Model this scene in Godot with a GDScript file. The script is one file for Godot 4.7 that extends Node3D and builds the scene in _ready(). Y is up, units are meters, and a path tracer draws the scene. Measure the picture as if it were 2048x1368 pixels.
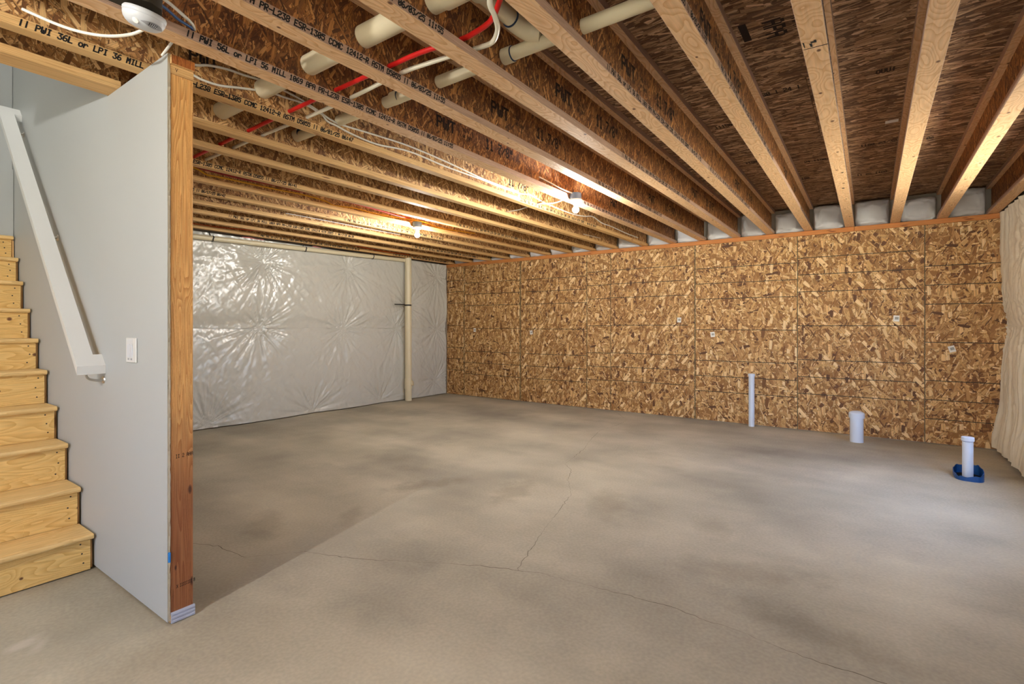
extends Node3D
# An unfinished basement: I-joist ceiling, OSB wall, plastic-faced insulation, stairs behind a partition.
# x runs along the joists to the OSB wall, -z runs to the insulated back wall, y is up. Metres.

const BULB := 1.85            # energy of the two bare bulbs in view
const STAIR_BULB := 3.4       # the bare bulb by the foot of the stairs, just out of frame
const SKY := 3.6              # daylight outside the windows
const EXPOSURE := 1.06
const H := 2.39               # underside of the joists
const DEPTH := 0.302          # joist depth
const WALLX := 6.99           # face of the OSB wall
const PX := 0.903             # white face of the partition

var M := {}
var org := {}
var taken := {}
var rng := RandomNumberGenerator.new()

# ---------------------------------------------------------------- mesh helpers
class MB:
	var v := PackedVector3Array()
	var n := PackedVector3Array()
	var t := PackedVector2Array()
	var ix := PackedInt32Array()

	func vert(p: Vector3, nn: Vector3, uv: Vector2) -> int:
		v.append(p); n.append(nn); t.append(uv)
		return v.size() - 1

	func tri(a: int, b: int, c: int) -> void:   # a, b, c counter-clockwise from outside
		ix.append(a); ix.append(c); ix.append(b)

	func poly(pts: Array, hint: Vector3, along := 0, off := Vector2.ZERO, uvs = null) -> void:
		var nn: Vector3 = (pts[1] - pts[0]).cross(pts[2] - pts[0])
		if nn.length() < 1e-12 and pts.size() > 3:
			nn = (pts[2] - pts[0]).cross(pts[3] - pts[0])
		nn = nn.normalized()
		var flip := nn.dot(hint) < 0.0
		if flip:
			nn = -nn
		var ax := 0
		var an := nn.abs()
		if an.y > an[ax]: ax = 1
		if an.z > an[ax]: ax = 2
		var iu := along
		var iv := 3 - along - ax
		if ax == along:
			iu = (along + 1) % 3
			iv = (along + 2) % 3
		var b := v.size()
		for k in pts.size():
			var p: Vector3 = pts[k]
			vert(p, nn, uvs[k] if uvs else Vector2(p[iu], p[iv]) + off)
		for k in range(1, pts.size() - 1):
			if flip: tri(b, b + k + 1, b + k)
			else: tri(b, b + k, b + k + 1)

	func box(mn: Vector3, mx: Vector3, c := 0.0, along := 0, off := Vector2.ZERO) -> void:
		var mid := (mn + mx) * 0.5
		var cor := func(s: Vector3, a: int) -> Vector3:
			var p := Vector3()
			for i in 3:
				var e: float = mx[i] if s[i] > 0 else mn[i]
				p[i] = e if i == a else e - s[i] * c
			return p
		for a in 3:
			var b := (a + 1) % 3
			var d := (a + 2) % 3
			for s in [-1.0, 1.0]:
				var q := []
				for w in [[-1, -1], [1, -1], [1, 1], [-1, 1]]:
					var sg := Vector3()
					sg[a] = s; sg[b] = w[0]; sg[d] = w[1]
					q.append(cor.call(sg, a))
				var h := Vector3(); h[a] = s
				poly(q, h, along, off)
		if c > 0.0:
			for a in 3:
				var b := (a + 1) % 3
				var d := (a + 2) % 3
				for s in [-1.0, 1.0]:
					for r in [-1.0, 1.0]:
						var s0 := Vector3(); s0[a] = -1; s0[b] = s; s0[d] = r
						var s1 := s0; s1[a] = 1
						var h := Vector3(); h[b] = s; h[d] = r
						poly([cor.call(s0, b), cor.call(s1, b), cor.call(s1, d), cor.call(s0, d)], h, along, off)
			for x in [-1.0, 1.0]:
				for y in [-1.0, 1.0]:
					for z in [-1.0, 1.0]:
						var s := Vector3(x, y, z)
						poly([cor.call(s, 0), cor.call(s, 1), cor.call(s, 2)], s, along, off)

	# a convex section (list of (z, y)) run along x, its z shifted from za at xa to zb at xb
	func run(sec: Array, xa: float, xb: float, za: float, zb: float, off := Vector2.ZERO, only = null, caps := true) -> void:
		var cen := Vector2()
		for p in sec: cen += p / sec.size()
		for k in sec.size():
			if only != null and not (k in only): continue
			var p: Vector2 = sec[k]
			var q: Vector2 = sec[(k + 1) % sec.size()]
			var m := (p + q) * 0.5 - cen
			poly([Vector3(xa, p.y, za + p.x), Vector3(xb, p.y, zb + p.x), Vector3(xb, q.y, zb + q.x), Vector3(xa, q.y, za + q.x)], Vector3(0, m.y, m.x), 0, off)
		if caps:
			var a := []
			var b := []
			for p in sec:
				a.append(Vector3(xa, p.y, za + p.x)); b.append(Vector3(xb, p.y, zb + p.x))
			poly(a, Vector3(-1, 0, 0), 0, off); poly(b, Vector3(1, 0, 0), 0, off)

	func tube(pts: Array, r: float, seg := 10, caps := true, flat := 1.0) -> void:
		var side := Vector3()
		var base := v.size()
		var run_len := 0.0
		for k in pts.size():
			var d: Vector3 = (pts[mini(k + 1, pts.size() - 1)] - pts[maxi(k - 1, 0)]).normalized()
			if k == 0:
				side = d.cross(Vector3.UP if absf(d.y) < 0.9 else Vector3.RIGHT).normalized()
			else:
				side = (side - d * side.dot(d)).normalized()
				run_len += (pts[k] - pts[k - 1]).length()
			var up := side.cross(d).normalized()
			for j in seg + 1:
				var a := TAU * j / seg
				var nn := side * cos(a) + up * sin(a)
				vert(pts[k] + side * cos(a) * r * flat + up * sin(a) * r, nn, Vector2(run_len, a * r))
		for k in pts.size() - 1:
			for j in seg:
				var a := base + k * (seg + 1) + j
				var b := a + seg + 1
				tri(a, b + 1, a + 1); tri(a, b, b + 1)
		if caps:
			for e in [0, pts.size() - 1]:
				var ring := []
				for j in seg: ring.append(v[base + e * (seg + 1) + j])
				var o: Vector3 = pts[0] - pts[1] if e == 0 else pts[-1] - pts[-2]
				poly(ring, o)

	# profile: list of (radius, height) along axis from o; sharp edges where the turn is strong
	func lathe(o: Vector3, axis: Vector3, prof: Array, seg := 24) -> void:
		axis = axis.normalized()
		var s := axis.cross(Vector3.RIGHT if absf(axis.x) < 0.9 else Vector3.UP).normalized()
		var u := axis.cross(s).normalized()
		var sn := []
		for k in prof.size() - 1:
			var d: Vector2 = prof[k + 1] - prof[k]
			sn.append(Vector2(d.y, -d.x).normalized())
		for k in prof.size() - 1:
			var na: Vector2 = sn[k]
			var nb: Vector2 = sn[k]
			if k > 0 and sn[k].dot(sn[k - 1]) > 0.75: na = (sn[k] + sn[k - 1]).normalized()
			if k < sn.size() - 1 and sn[k].dot(sn[k + 1]) > 0.75: nb = (sn[k] + sn[k + 1]).normalized()
			var base := v.size()
			for j in seg + 1:
				var a := TAU * j / seg
				var r := s * cos(a) + u * sin(a)
				vert(o + r * prof[k].x + axis * prof[k].y, r * na.x + axis * na.y, Vector2(a * 0.05, prof[k].y))
				vert(o + r * prof[k + 1].x + axis * prof[k + 1].y, r * nb.x + axis * nb.y, Vector2(a * 0.05, prof[k + 1].y))
			for j in seg:
				var a := base + j * 2
				tri(a, a + 2, a + 3); tri(a, a + 3, a + 1)

	# smooth grid; f(i, j) gives the point; front towards hint
	func grid(nx: int, ny: int, f: Callable, hint: Vector3, uvs := 1.0) -> void:
		var base := v.size()
		var pts := PackedVector3Array()
		pts.resize((nx + 1) * (ny + 1))
		for j in ny + 1:
			for i in nx + 1:
				pts[j * (nx + 1) + i] = f.call(float(i) / nx, float(j) / ny)
		var flip := false
		var w := nx + 1
		for j in ny + 1:
			for i in nx + 1:
				var dx := pts[j * w + mini(i + 1, nx)] - pts[j * w + maxi(i - 1, 0)]
				var dy := pts[mini(j + 1, ny) * w + i] - pts[maxi(j - 1, 0) * w + i]
				var nn := dx.cross(dy).normalized()
				if i == 0 and j == 0:
					var mid := pts[(ny / 2) * w + nx / 2 + 1] - pts[(ny / 2) * w + nx / 2]
					var mjd := pts[(ny / 2 + 1) * w + nx / 2] - pts[(ny / 2) * w + nx / 2]
					flip = mid.cross(mjd).dot(hint) < 0
				if flip: nn = -nn
				vert(pts[j * w + i], nn, Vector2(float(i) / nx, float(j) / ny) * uvs)
		for j in ny:
			for i in nx:
				var a := base + j * w + i
				if flip:
					tri(a, a + w + 1, a + 1); tri(a, a + w, a + w + 1)
				else:
					tri(a, a + 1, a + w + 1); tri(a, a + w + 1, a + w)

func numbered(called: String) -> String:
	var k: int = taken.get(called, 0)
	taken[called] = k + 1
	return called if k == 0 else "%s_%03d" % [called, k]

func tag(o: Node, label: String, category: String, group := "", kind := "") -> void:
	o.set_meta("label", label)
	o.set_meta("category", category)
	if group: o.set_meta("group", group)
	if kind: o.set_meta("kind", kind)

func thing(called: String, label: String, category: String, at: Vector3, group := "", kind := "") -> Node3D:
	var o := Node3D.new()
	o.name = numbered(called)
	add_child(o)
	o.position = at
	org[o] = at
	tag(o, label, category, group, kind)
	return o

# commits world-space builders as one mesh under a parent
func part(called: String, surf: Array, parent: Node, label := "") -> MeshInstance3D:
	var am := ArrayMesh.new()
	var o: Vector3 = org[parent]
	for s in surf:
		var b: MB = s[0]
		if b.v.is_empty(): continue
		var vv := PackedVector3Array(b.v)
		for i in vv.size(): vv[i] -= o
		var arr := []
		arr.resize(Mesh.ARRAY_MAX)
		arr[Mesh.ARRAY_VERTEX] = vv
		arr[Mesh.ARRAY_NORMAL] = b.n
		arr[Mesh.ARRAY_TEX_UV] = b.t
		arr[Mesh.ARRAY_INDEX] = b.ix
		am.add_surface_from_arrays(Mesh.PRIMITIVE_TRIANGLES, arr)
		am.surface_set_material(am.get_surface_count() - 1, s[1])
	var m := MeshInstance3D.new()
	m.mesh = am
	m.name = called
	m.cast_shadow = GeometryInstance3D.SHADOW_CASTING_SETTING_ON
	parent.add_child(m, true)
	org[m] = o
	if label: m.set_meta("label", label)
	if called in ["printed_text", "mill_stamp", "nail_heads", "barcode", "ink_mark"]: m.set_meta("kind", "stuff")   # print too fine to pick apart
	return m

func smooth(pts: Array, per := 6) -> Array:
	var c := Curve3D.new()
	for k in pts.size():
		var d: Vector3 = (pts[mini(k + 1, pts.size() - 1)] - pts[maxi(k - 1, 0)]) / 6.0
		c.add_point(pts[k], -d, d)
	var out := []
	var total := (pts.size() - 1) * per
	for i in total + 1:
		var f := float(i) / per
		var k := mini(int(f), pts.size() - 2)
		out.append(c.sample(k, f - k))
	return out

# ---------------------------------------------------------------- lettering: a 5 x 7 dot font, one base-32 digit per row
const FONT := {"0": "EHJLPHE", "1": "4C4444E", "2": "EH168GV", "3": "V2421HE", "4": "26AIV22", "5": "VGU11HE", "6": "68GUHHE", "7": "V124888", "8": "EHHEHHE", "9": "EHHF12C",
	"A": "EHHVHHH", "B": "UHHUHHU", "C": "EHGGGHE", "D": "UHHHHHU", "E": "VGGUGGV", "F": "VGGUGGG", "G": "EHGNHHF", "I": "E44444E", "L": "GGGGGGV", "M": "HRLLHHH", "N": "HHPLJHH", "O": "EHHHHHE",
	"P": "UHHUGGG", "R": "UHHUKIH", "S": "FGGE11U", "T": "V444444", "U": "HHHHHHE", "W": "HHHLLLA", "X": "HHA4AHH", "Y": "HHA4444", "o": "00EHHHE", "r": "00MPGGG", "-": "000V000", "/": "01248G0",
	":": "0CC0CC0", "\"": "AAA0000", "|": "4444444", " ": "0000000", ".": "00000CC"}
const DIGITS := "0123456789ABCDEFGHIJKLMNOPQRSTUV"

func text(b: MB, s: String, o: Vector3, right: Vector3, up: Vector3, h: float, wide := 1.0, bold := 0.15, slant := 0.12) -> float:
	var px := h / 7.0
	var nn := right.cross(up)
	var x0 := 0.0
	for ch in s:
		var g: String = FONT.get(ch, "0000000")
		for r in 7:
			var bits := DIGITS.find(g[r])
			var k := 0
			while k < 5:
				if bits & (16 >> k):
					var e := k
					while e < 4 and bits & (16 >> (e + 1)): e += 1
					var ya := (7 - r - 1 - bold * 0.6) * px
					var yb := (7 - r + bold * 0.6) * px
					var xa := x0 + (k - bold) * px * wide
					var xb := x0 + (e + 1 + bold) * px * wide
					var q := []
					for c in [[xa, ya], [xb, ya], [xb, yb], [xa, yb]]:
						q.append(o + right * (c[0] + c[1] * slant) + up * c[1])
					b.poly(q, nn)
					k = e + 1
				else: k += 1
		x0 += 6.0 * px * wide
	return x0

# ---------------------------------------------------------------- materials
func mat(c: Color, rough := 0.8, tex: Texture2D = null, uv := Vector2.ONE) -> StandardMaterial3D:
	var m := StandardMaterial3D.new()
	m.albedo_color = c
	m.roughness = rough
	if tex:
		m.albedo_texture = tex
		m.uv1_scale = Vector3(uv.x, uv.y, 1)
	return m

func rgb8(r: int, g: int, b: int) -> Color:
	return Color8(r, g, b)

func noise(sd: int, fr: float, oct := 4, type := FastNoiseLite.TYPE_SIMPLEX_SMOOTH) -> FastNoiseLite:
	var f := FastNoiseLite.new()
	f.seed = sd
	f.frequency = fr
	f.noise_type = type
	f.fractal_octaves = oct
	return f

# wood strands pressed into a board: rotated strand stamps laid over each other
func strand_board(w: int, h: int, ppm: float, bg: Color, pal: Array, lens: Vector2, wids: Vector2, angle: float, spread: float, count: int, wrap: bool, sd: int) -> Image:
	var r := RandomNumberGenerator.new()
	r.seed = sd
	var im := Image.create(w, h, false, Image.FORMAT_RGBA8)
	im.fill(bg)
	var stamps := []
	for k in 90:
		var c: Color = pal[k % pal.size()]
		c = c.lightened(r.randf() * 0.06) if r.randf() < 0.5 else c.darkened(r.randf() * 0.1)
		var ln := ppm * lerpf(lens.x, lens.y, pow(r.randf(), 1.5))
		var wd := ppm * lerpf(wids.x, wids.y, pow(r.randf(), 1.9))
		var an := angle + r.randfn() * spread
		var bw := int(absf(cos(an)) * ln + absf(sin(an)) * wd) + 3
		var bh := int(absf(sin(an)) * ln + absf(cos(an)) * wd) + 3
		var st := Image.create(bw, bh, false, Image.FORMAT_RGBA8)
		var tones := []
		for i in 24: tones.append(1.0 + r.randfn() * 0.07)
		var taper := r.randf_range(0.0, 0.5)
		var skew := r.randf_range(-0.6, 0.6)
		var ca := cos(an)
		var sa := sin(an)
		for y in bh:
			for x in bw:
				var dx := x - bw * 0.5
				var dy := y - bh * 0.5
				var u := (dx * ca + dy * sa) / ln * 2.0
				var q := (-dx * sa + dy * ca) / wd * 2.0
				var lim := 1.0 - taper * maxf(u, 0.0)
				if absf(u + skew * q * wd / ln) > 1.0 or absf(q) > lim: continue
				var tn: float = tones[int((q * 0.5 + 0.5) * 23.0)]
				if q > lim - 3.2 / wd: tn *= 0.62
				var al := clampf((lim - absf(q)) * wd * 0.5 + 0.35, 0.0, 1.0)
				st.set_pixel(x, y, Color(c.r * tn, c.g * tn, c.b * tn, al))
		stamps.append(st)
	for k in count:
		var st: Image = stamps[r.randi() % stamps.size()]
		var p := Vector2i(r.randi_range(-st.get_width() / 2, w - 1), r.randi_range(-st.get_height() / 2, h - 1))
		var rc := Rect2i(Vector2i.ZERO, st.get_size())
		im.blend_rect(st, rc, p)
		if wrap:
			for d in [Vector2i(w, 0), Vector2i(-w, 0), Vector2i(0, h), Vector2i(0, -h)]:
				var pp: Vector2i = p + d
				if Rect2i(pp, rc.size).intersects(Rect2i(0, 0, w, h)): im.blend_rect(st, rc, pp)
	return im

func as_tex(im: Image) -> ImageTexture:
	return ImageTexture.create_from_image(im)

func relief(im: Image, strength: float) -> ImageTexture:
	var c: Image = im.duplicate()
	c.convert(Image.FORMAT_RGBA8)
	c.bump_map_to_normal_map(strength)
	return ImageTexture.create_from_image(c)

# growth rings: contour lines of a smooth noise, with fine streaks along u
func wood(w: int, h: int, sd: int, fr: float, rings: float, light: Color, dark: Color, sharp := 2.0, streak := 0.06, knots := 0, kcol := Color(0.3, 0.16, 0.07), squeeze := 1) -> Image:
	var a := noise(sd, fr, 2).get_seamless_image(w / squeeze, h)
	a.resize(w, h, Image.INTERPOLATE_CUBIC)
	var b := noise(sd + 7, 0.09, 3).get_seamless_image(w / 8, h)
	b.resize(w, h, Image.INTERPOLATE_BILINEAR)
	a.convert(Image.FORMAT_L8); b.convert(Image.FORMAT_L8)
	var da := a.get_data()
	var db := b.get_data()
	var out := PackedByteArray()
	out.resize(w * h * 3)
	for i in w * h:
		var f := fposmod(da[i] / 255.0 * rings, 1.0)
		f = pow(f, sharp)
		var s := 1.0 + (db[i] / 255.0 - 0.5) * 2.0 * streak
		out[i * 3] = clampi(int((light.r + (dark.r - light.r) * f) * s * 255.0), 0, 255)
		out[i * 3 + 1] = clampi(int((light.g + (dark.g - light.g) * f) * s * 255.0), 0, 255)
		out[i * 3 + 2] = clampi(int((light.b + (dark.b - light.b) * f) * s * 255.0), 0, 255)
	var im := Image.create_from_data(w, h, false, Image.FORMAT_RGB8, out)
	im.convert(Image.FORMAT_RGBA8)
	var r := RandomNumberGenerator.new()
	r.seed = sd
	for k in knots:
		var kr := r.randi_range(5, 10)
		var st := Image.create(kr * 2 + 1, kr * 2 + 1, false, Image.FORMAT_RGBA8)
		for y in kr * 2 + 1:
			for x in kr * 2 + 1:
				var d := Vector2(x - kr, y - kr).length() / kr
				if d <= 1.0:
					var c := kcol.lerp(light, 0.35 * d + 0.15 * sin(d * 12.0))
					c.a = clampf((1.0 - d) * 3.0, 0, 1)
					st.set_pixel(x, y, c)
		im.blend_rect(st, Rect2i(Vector2i.ZERO, st.get_size()), Vector2i(r.randi_range(0, w - 24), r.randi_range(0, h - 24)))
	return im

func sheet_lines(im: Image, ppm: float, from: float, to: float) -> void:
	var w := im.get_width()
	var h := im.get_height()
	var ink := rgb8(30, 31, 18)
	for o in [0.0, 16.0, 24.0, 32.0, -16.0, -24.0, -32.0]:
		im.fill_rect(Rect2i(int(w * from), int(h * 0.5 + o * 0.0254 * ppm) - 2, int(w * (to - from)), 6), ink)
	for s in [1.0 / 3.0, 2.0 / 3.0]:
		for y in h:
			var c := im.get_pixel(int(w * s), y)
			im.set_pixel(int(w * s), y, c.lerp(rgb8(104, 52, 30), 0.55))
	for x in [0, w - 4]:
		im.fill_rect(Rect2i(x, 0, 4, h), rgb8(78, 84, 62))

func concrete() -> Image:
	var s := 1536
	var big := noise(11, 0.012, 4).get_seamless_image(512, 512)
	var trowel := noise(12, 0.02, 4).get_seamless_image(512, 128)
	var fine := noise(13, 0.25, 3).get_seamless_image(s, s)
	var sw := noise(14, 0.006, 5)
	sw.domain_warp_enabled = true
	sw.domain_warp_amplitude = 60
	var swirl := sw.get_seamless_image(768, 768)
	for im in [big, trowel, swirl]: im.resize(s, s, Image.INTERPOLATE_CUBIC)
	var A: PackedByteArray = big.get_data()
	var B: PackedByteArray = trowel.get_data()
	var C: PackedByteArray = fine.get_data()
	var D: PackedByteArray = swirl.get_data()
	var out := PackedByteArray()
	out.resize(s * s * 3)
	for i in s * s:
		var k := 1.0 + (A[i] - 128) * 0.0009 + (B[i] - 128) * 0.0006 + (C[i] - 128) * 0.00045
		var d := (D[i] - 128) / 128.0
		k += 0.06 * clampf(d * 1.4, -1, 0.5)
		out[i * 3] = int(clampf(174 * k, 0, 255))
		out[i * 3 + 1] = int(clampf(166 * k, 0, 255))
		out[i * 3 + 2] = int(clampf(147 * k - 1.5 * d, 0, 255))
	var im := Image.create_from_data(s, s, false, Image.FORMAT_RGB8, out)
	im.convert(Image.FORMAT_RGBA8)
	# damp patches and a plaster smear, at their places: the texture spans x 0..8, z -7..1
	var spots := [[2.9, -2.85, 0.55, 0.16, -0.5, 0.13], [3.15, -2.2, 0.4, 0.2, 0.2, 0.12], [3.3, -1.5, 0.45, 0.2, 0.4, 0.1], [2.13, -2.8, 0.25, 0.12, 0.6, 0.1], [1.7, -3.1, 0.4, 0.15, 0.9, 0.09],
		[2.8, -0.5, 0.5, 0.18, 1.9, 0.1], [2.4, -0.15, 0.5, 0.16, 1.4, 0.1], [3.3, -0.8, 0.3, 0.14, 0.3, 0.08], [4.7, -1.6, 0.7, 0.22, 0.7, 0.06], [0.75, -2.2, 0.25, 0.1, 0.4, 0.06], [0.534, -2.725, 0.11, 0.05, 0.5, -0.55], [0.56, -2.66, 0.09, 0.04, 0.9, -0.4]]
	var en := noise(21, 3.0, 4)
	for sp in spots:
		var R := int(sp[2] / 8.0 * s)
		var st := Image.create(R * 2, R * 2, false, Image.FORMAT_RGBA8)
		for y in R * 2:
			for x in R * 2:
				var d := Vector2(x - R, y - R).rotated(sp[4]) / R
				d.y *= sp[2] / sp[3]
				var e: float = d.length() + 0.35 * en.get_noise_2d(x * 0.012 + sp[0] * 5.0, y * 0.012)
				var al := clampf((0.85 - e) * 1.8, 0, 1)
				if al > 0.0: st.set_pixel(x, y, Color(0.36, 0.31, 0.25, al * absf(sp[5]) * 1.7) if sp[5] > 0 else Color(0.80, 0.77, 0.72, al * -sp[5]))
		im.blend_rect(st, Rect2i(0, 0, R * 2, R * 2), Vector2i(int(sp[0] / 8.0 * s) - R, int((sp[1] + 7.0) / 8.0 * s) - R))
	return im

func build_materials() -> void:
	var palw := [rgb8(208, 164, 104), rgb8(190, 144, 86), rgb8(228, 190, 134), rgb8(164, 116, 62), rgb8(202, 156, 96), rgb8(180, 132, 76), rgb8(218, 176, 116), rgb8(132, 86, 42), rgb8(196, 148, 92), rgb8(104, 64, 32), rgb8(234, 200, 148), rgb8(150, 102, 54), rgb8(212, 168, 110)]
	for k in 2:
		var im := strand_board(1024, 2048, 840.0, rgb8(150, 104, 54), palw, Vector2(0.02, 0.125), Vector2(0.004, 0.042), 1.5, 0.85, 6000, false, 31 + k)
		var nm := relief(im, 2.0)
		sheet_lines(im, 840.0, 0.0, 1.0 if k == 0 else 0.925)
		M["sheet%d" % k] = mat(Color.WHITE, 0.62, as_tex(im))
		M["sheet%d" % k].normal_enabled = true
		M["sheet%d" % k].normal_texture = nm
		M["sheet%d" % k].normal_scale = 0.5
	var pald := [rgb8(160, 104, 52), rgb8(138, 84, 40), rgb8(182, 122, 64), rgb8(118, 70, 34), rgb8(150, 95, 48), rgb8(94, 54, 27), rgb8(204, 146, 84), rgb8(130, 80, 40)]
	var web := strand_board(2048, 512, 1000.0, rgb8(96, 54, 26), pald, Vector2(0.03, 0.13), Vector2(0.004, 0.022), 1.5, 0.5, 5200, true, 41)
	M["web"] = mat(Color.WHITE, 0.7, as_tex(web), Vector2(1.0 / 2.048, 1.0 / 0.512))
	var pall := [rgb8(196, 144, 84), rgb8(174, 122, 68), rgb8(214, 166, 106), rgb8(150, 100, 52), rgb8(186, 134, 78), rgb8(122, 78, 40), rgb8(226, 182, 122)]
	var web2 := strand_board(1024, 512, 1000.0, rgb8(130, 84, 42), pall, Vector2(0.02, 0.1), Vector2(0.004, 0.024), 1.5, 0.9, 3200, true, 43)
	M["web_lit"] = mat(Color.WHITE, 0.7, as_tex(web2), Vector2(1.0 / 1.024, 1.0 / 0.512))  # bulb light on the narrow joists is put into these paler strands
	var pals := [rgb8(182, 142, 104), rgb8(162, 122, 86), rgb8(204, 164, 124), rgb8(134, 98, 68), rgb8(172, 132, 96), rgb8(108, 76, 52), rgb8(222, 184, 144)]
	var sub := strand_board(1024, 2048, 840.0, rgb8(96, 64, 38), pals, Vector2(0.05, 0.22), Vector2(0.006, 0.03), 1.57, 0.2, 4200, true, 51)
	M["subfloor"] = mat(Color.WHITE, 0.8, as_tex(sub), Vector2(1.0 / 1.219, 1.0 / 2.438))
	var fb := as_tex(wood(768, 384, 61, 0.008, 7.0, rgb8(228, 190, 146), rgb8(206, 156, 108), 2.4, 0.05, 9, rgb8(90, 52, 28), 2))
	M["flange_face"] = mat(Color.WHITE, 0.65, fb, Vector2(1.0 / 1.5, 1.0 / 0.5))
	var fs := as_tex(wood(512, 256, 62, 0.05, 4.0, rgb8(192, 160, 138), rgb8(160, 128, 108), 1.2, 0.12, 0, Color.BLACK, 4))
	M["flange_side"] = mat(Color.WHITE, 0.7, fs, Vector2(1.0 / 4.0, 1.0 / 0.1))
	var fy := as_tex(wood(512, 256, 63, 0.02, 6.0, rgb8(222, 182, 124), rgb8(200, 154, 96), 1.5, 0.08, 6, rgb8(110, 66, 34), 8))
	M["flange_yellow"] = mat(Color.WHITE, 0.65, fy, Vector2(1.0 / 2.6, 1.0 / 0.16))
	var pn := as_tex(wood(768, 384, 64, 0.007, 9.0, rgb8(230, 194, 124), rgb8(210, 166, 94), 1.8, 0.05, 7, rgb8(96, 56, 30), 4))
	M["pine"] = mat(Color.WHITE, 0.55, pn, Vector2(1.0 / 1.1, 1.0 / 0.5))
	M["tread"] = mat(rgb8(255, 250, 235), 0.6, as_tex(wood(512, 256, 65, 0.02, 5.0, rgb8(226, 196, 144), rgb8(210, 176, 120), 1.3, 0.07, 0, Color.BLACK, 6)), Vector2(1.0 / 1.4, 1.0 / 0.3))
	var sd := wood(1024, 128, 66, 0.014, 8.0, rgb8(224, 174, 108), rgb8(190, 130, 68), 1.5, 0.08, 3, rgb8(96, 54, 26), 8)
	# the foot of the stud is darker and redder than its head
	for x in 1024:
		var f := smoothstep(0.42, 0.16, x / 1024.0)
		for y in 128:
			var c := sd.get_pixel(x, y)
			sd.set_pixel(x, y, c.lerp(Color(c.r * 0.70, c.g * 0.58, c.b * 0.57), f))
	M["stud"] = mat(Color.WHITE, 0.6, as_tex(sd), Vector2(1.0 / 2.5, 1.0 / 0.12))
	M["plate"] = mat(rgb8(236, 190, 150), 0.65, fy, Vector2(1.0 / 2.6, 1.0 / 0.16))
	M["endgrain"] = mat(rgb8(226, 156, 84), 0.85, as_tex(wood(256, 256, 67, 0.03, 14.0, rgb8(250, 225, 190), rgb8(104, 66, 34), 1.0, 0.25, 0, Color.BLACK, 16)), Vector2(1.0 / 0.5, 1.0 / 0.09))
	M["floor"] = mat(Color.WHITE, 0.82, as_tex(concrete()), Vector2(1.0 / 8.0, 1.0 / 8.0))
	M["crack"] = mat(rgb8(96, 86, 72), 1.0)
	M["paint"] = mat(rgb8(172, 175, 174), 0.55)
	M["gypsum"] = mat(rgb8(214, 204, 182), 0.95)
	M["paper"] = mat(rgb8(150, 140, 128), 0.95)
	M["rail"] = mat(rgb8(206, 206, 203), 0.45)
	M["blanket"] = mat(rgb8(200, 199, 191), 0.27)
	M["blanket"].metallic_specular = 0.6
	M["blanket_cream"] = mat(rgb8(222, 212, 190), 0.34)
	M["batt"] = mat(rgb8(240, 241, 242), 0.6)
	M["pink"] = mat(rgb8(206, 120, 112), 0.95)
	M["pvc"] = mat(rgb8(222, 210, 178), 0.35)
	M["pvc_daylit"] = mat(rgb8(212, 222, 238), 0.35)  # white plastic with the blue cast of daylight put into its colour
	M["pvc_grey"] = mat(rgb8(214, 212, 206), 0.4)
	M["primer"] = mat(rgb8(18, 44, 78), 0.5)
	M["red_pipe"] = mat(rgb8(206, 32, 30), 0.35)
	M["white_pipe"] = mat(rgb8(232, 226, 206), 0.35)
	M["cable_white"] = mat(rgb8(232, 228, 216), 0.45)
	M["cable_yellow"] = mat(rgb8(222, 166, 18), 0.45)
	M["cable_red"] = mat(rgb8(150, 22, 26), 0.45)
	M["cable_orange"] = mat(rgb8(232, 92, 20), 0.45)
	M["cable_blue"] = mat(rgb8(30, 74, 128), 0.45)
	M["ink"] = mat(rgb8(20, 18, 20), 0.85)
	M["ink_faint"] = mat(rgb8(40, 26, 20), 0.9)
	M["iron"] = mat(rgb8(40, 38, 36), 0.6)
	M["nickel"] = mat(rgb8(190, 186, 178), 0.3)
	M["nickel"].metallic = 0.9
	M["box_blue"] = mat(rgb8(96, 116, 140), 0.5)
	M["box_dark"] = mat(rgb8(46, 38, 24), 0.7)
	M["porcelain"] = mat(rgb8(240, 238, 232), 0.3)
	M["detector"] = mat(rgb8(196, 200, 206), 0.4)
	M["detector_grey"] = mat(rgb8(150, 152, 158), 0.5)
	M["tub"] = mat(rgb8(20, 74, 138), 0.4)
	M["hole"] = mat(rgb8(12, 11, 10), 1.0)
	M["tape"] = mat(rgb8(40, 130, 210), 0.6)
	M["foam"] = mat(rgb8(176, 180, 196), 0.6)
	M["sticker"] = mat(rgb8(232, 230, 224), 0.5)
	M["shell"] = mat(rgb8(170, 160, 146), 0.95)
	M["shade_wall"] = mat(rgb8(200, 196, 188), 0.9)
	M["frame"] = mat(rgb8(236, 236, 234), 0.5)
	var gl := mat(Color(0.9, 0.95, 1.0, 0.06), 0.05)
	gl.transparency = BaseMaterial3D.TRANSPARENCY_ALPHA
	M["glass"] = gl
	var bm := mat(Color.WHITE, 0.5)
	bm.emission_enabled = true
	bm.emission = Color(1.0, 0.93, 0.82)
	bm.emission_energy_multiplier = 9.0
	M["bulb"] = bm

# ---------------------------------------------------------------- setting
func shell_box(called: String, label: String, boxes: Array, m: Material, cat := "wall") -> Node3D:
	var o := thing(called, label, cat, boxes[0][0], "", "structure")
	var b := MB.new()
	for q in boxes: b.box(q[0], q[1])
	part("core", [[b, m]], o)
	return o

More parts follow.
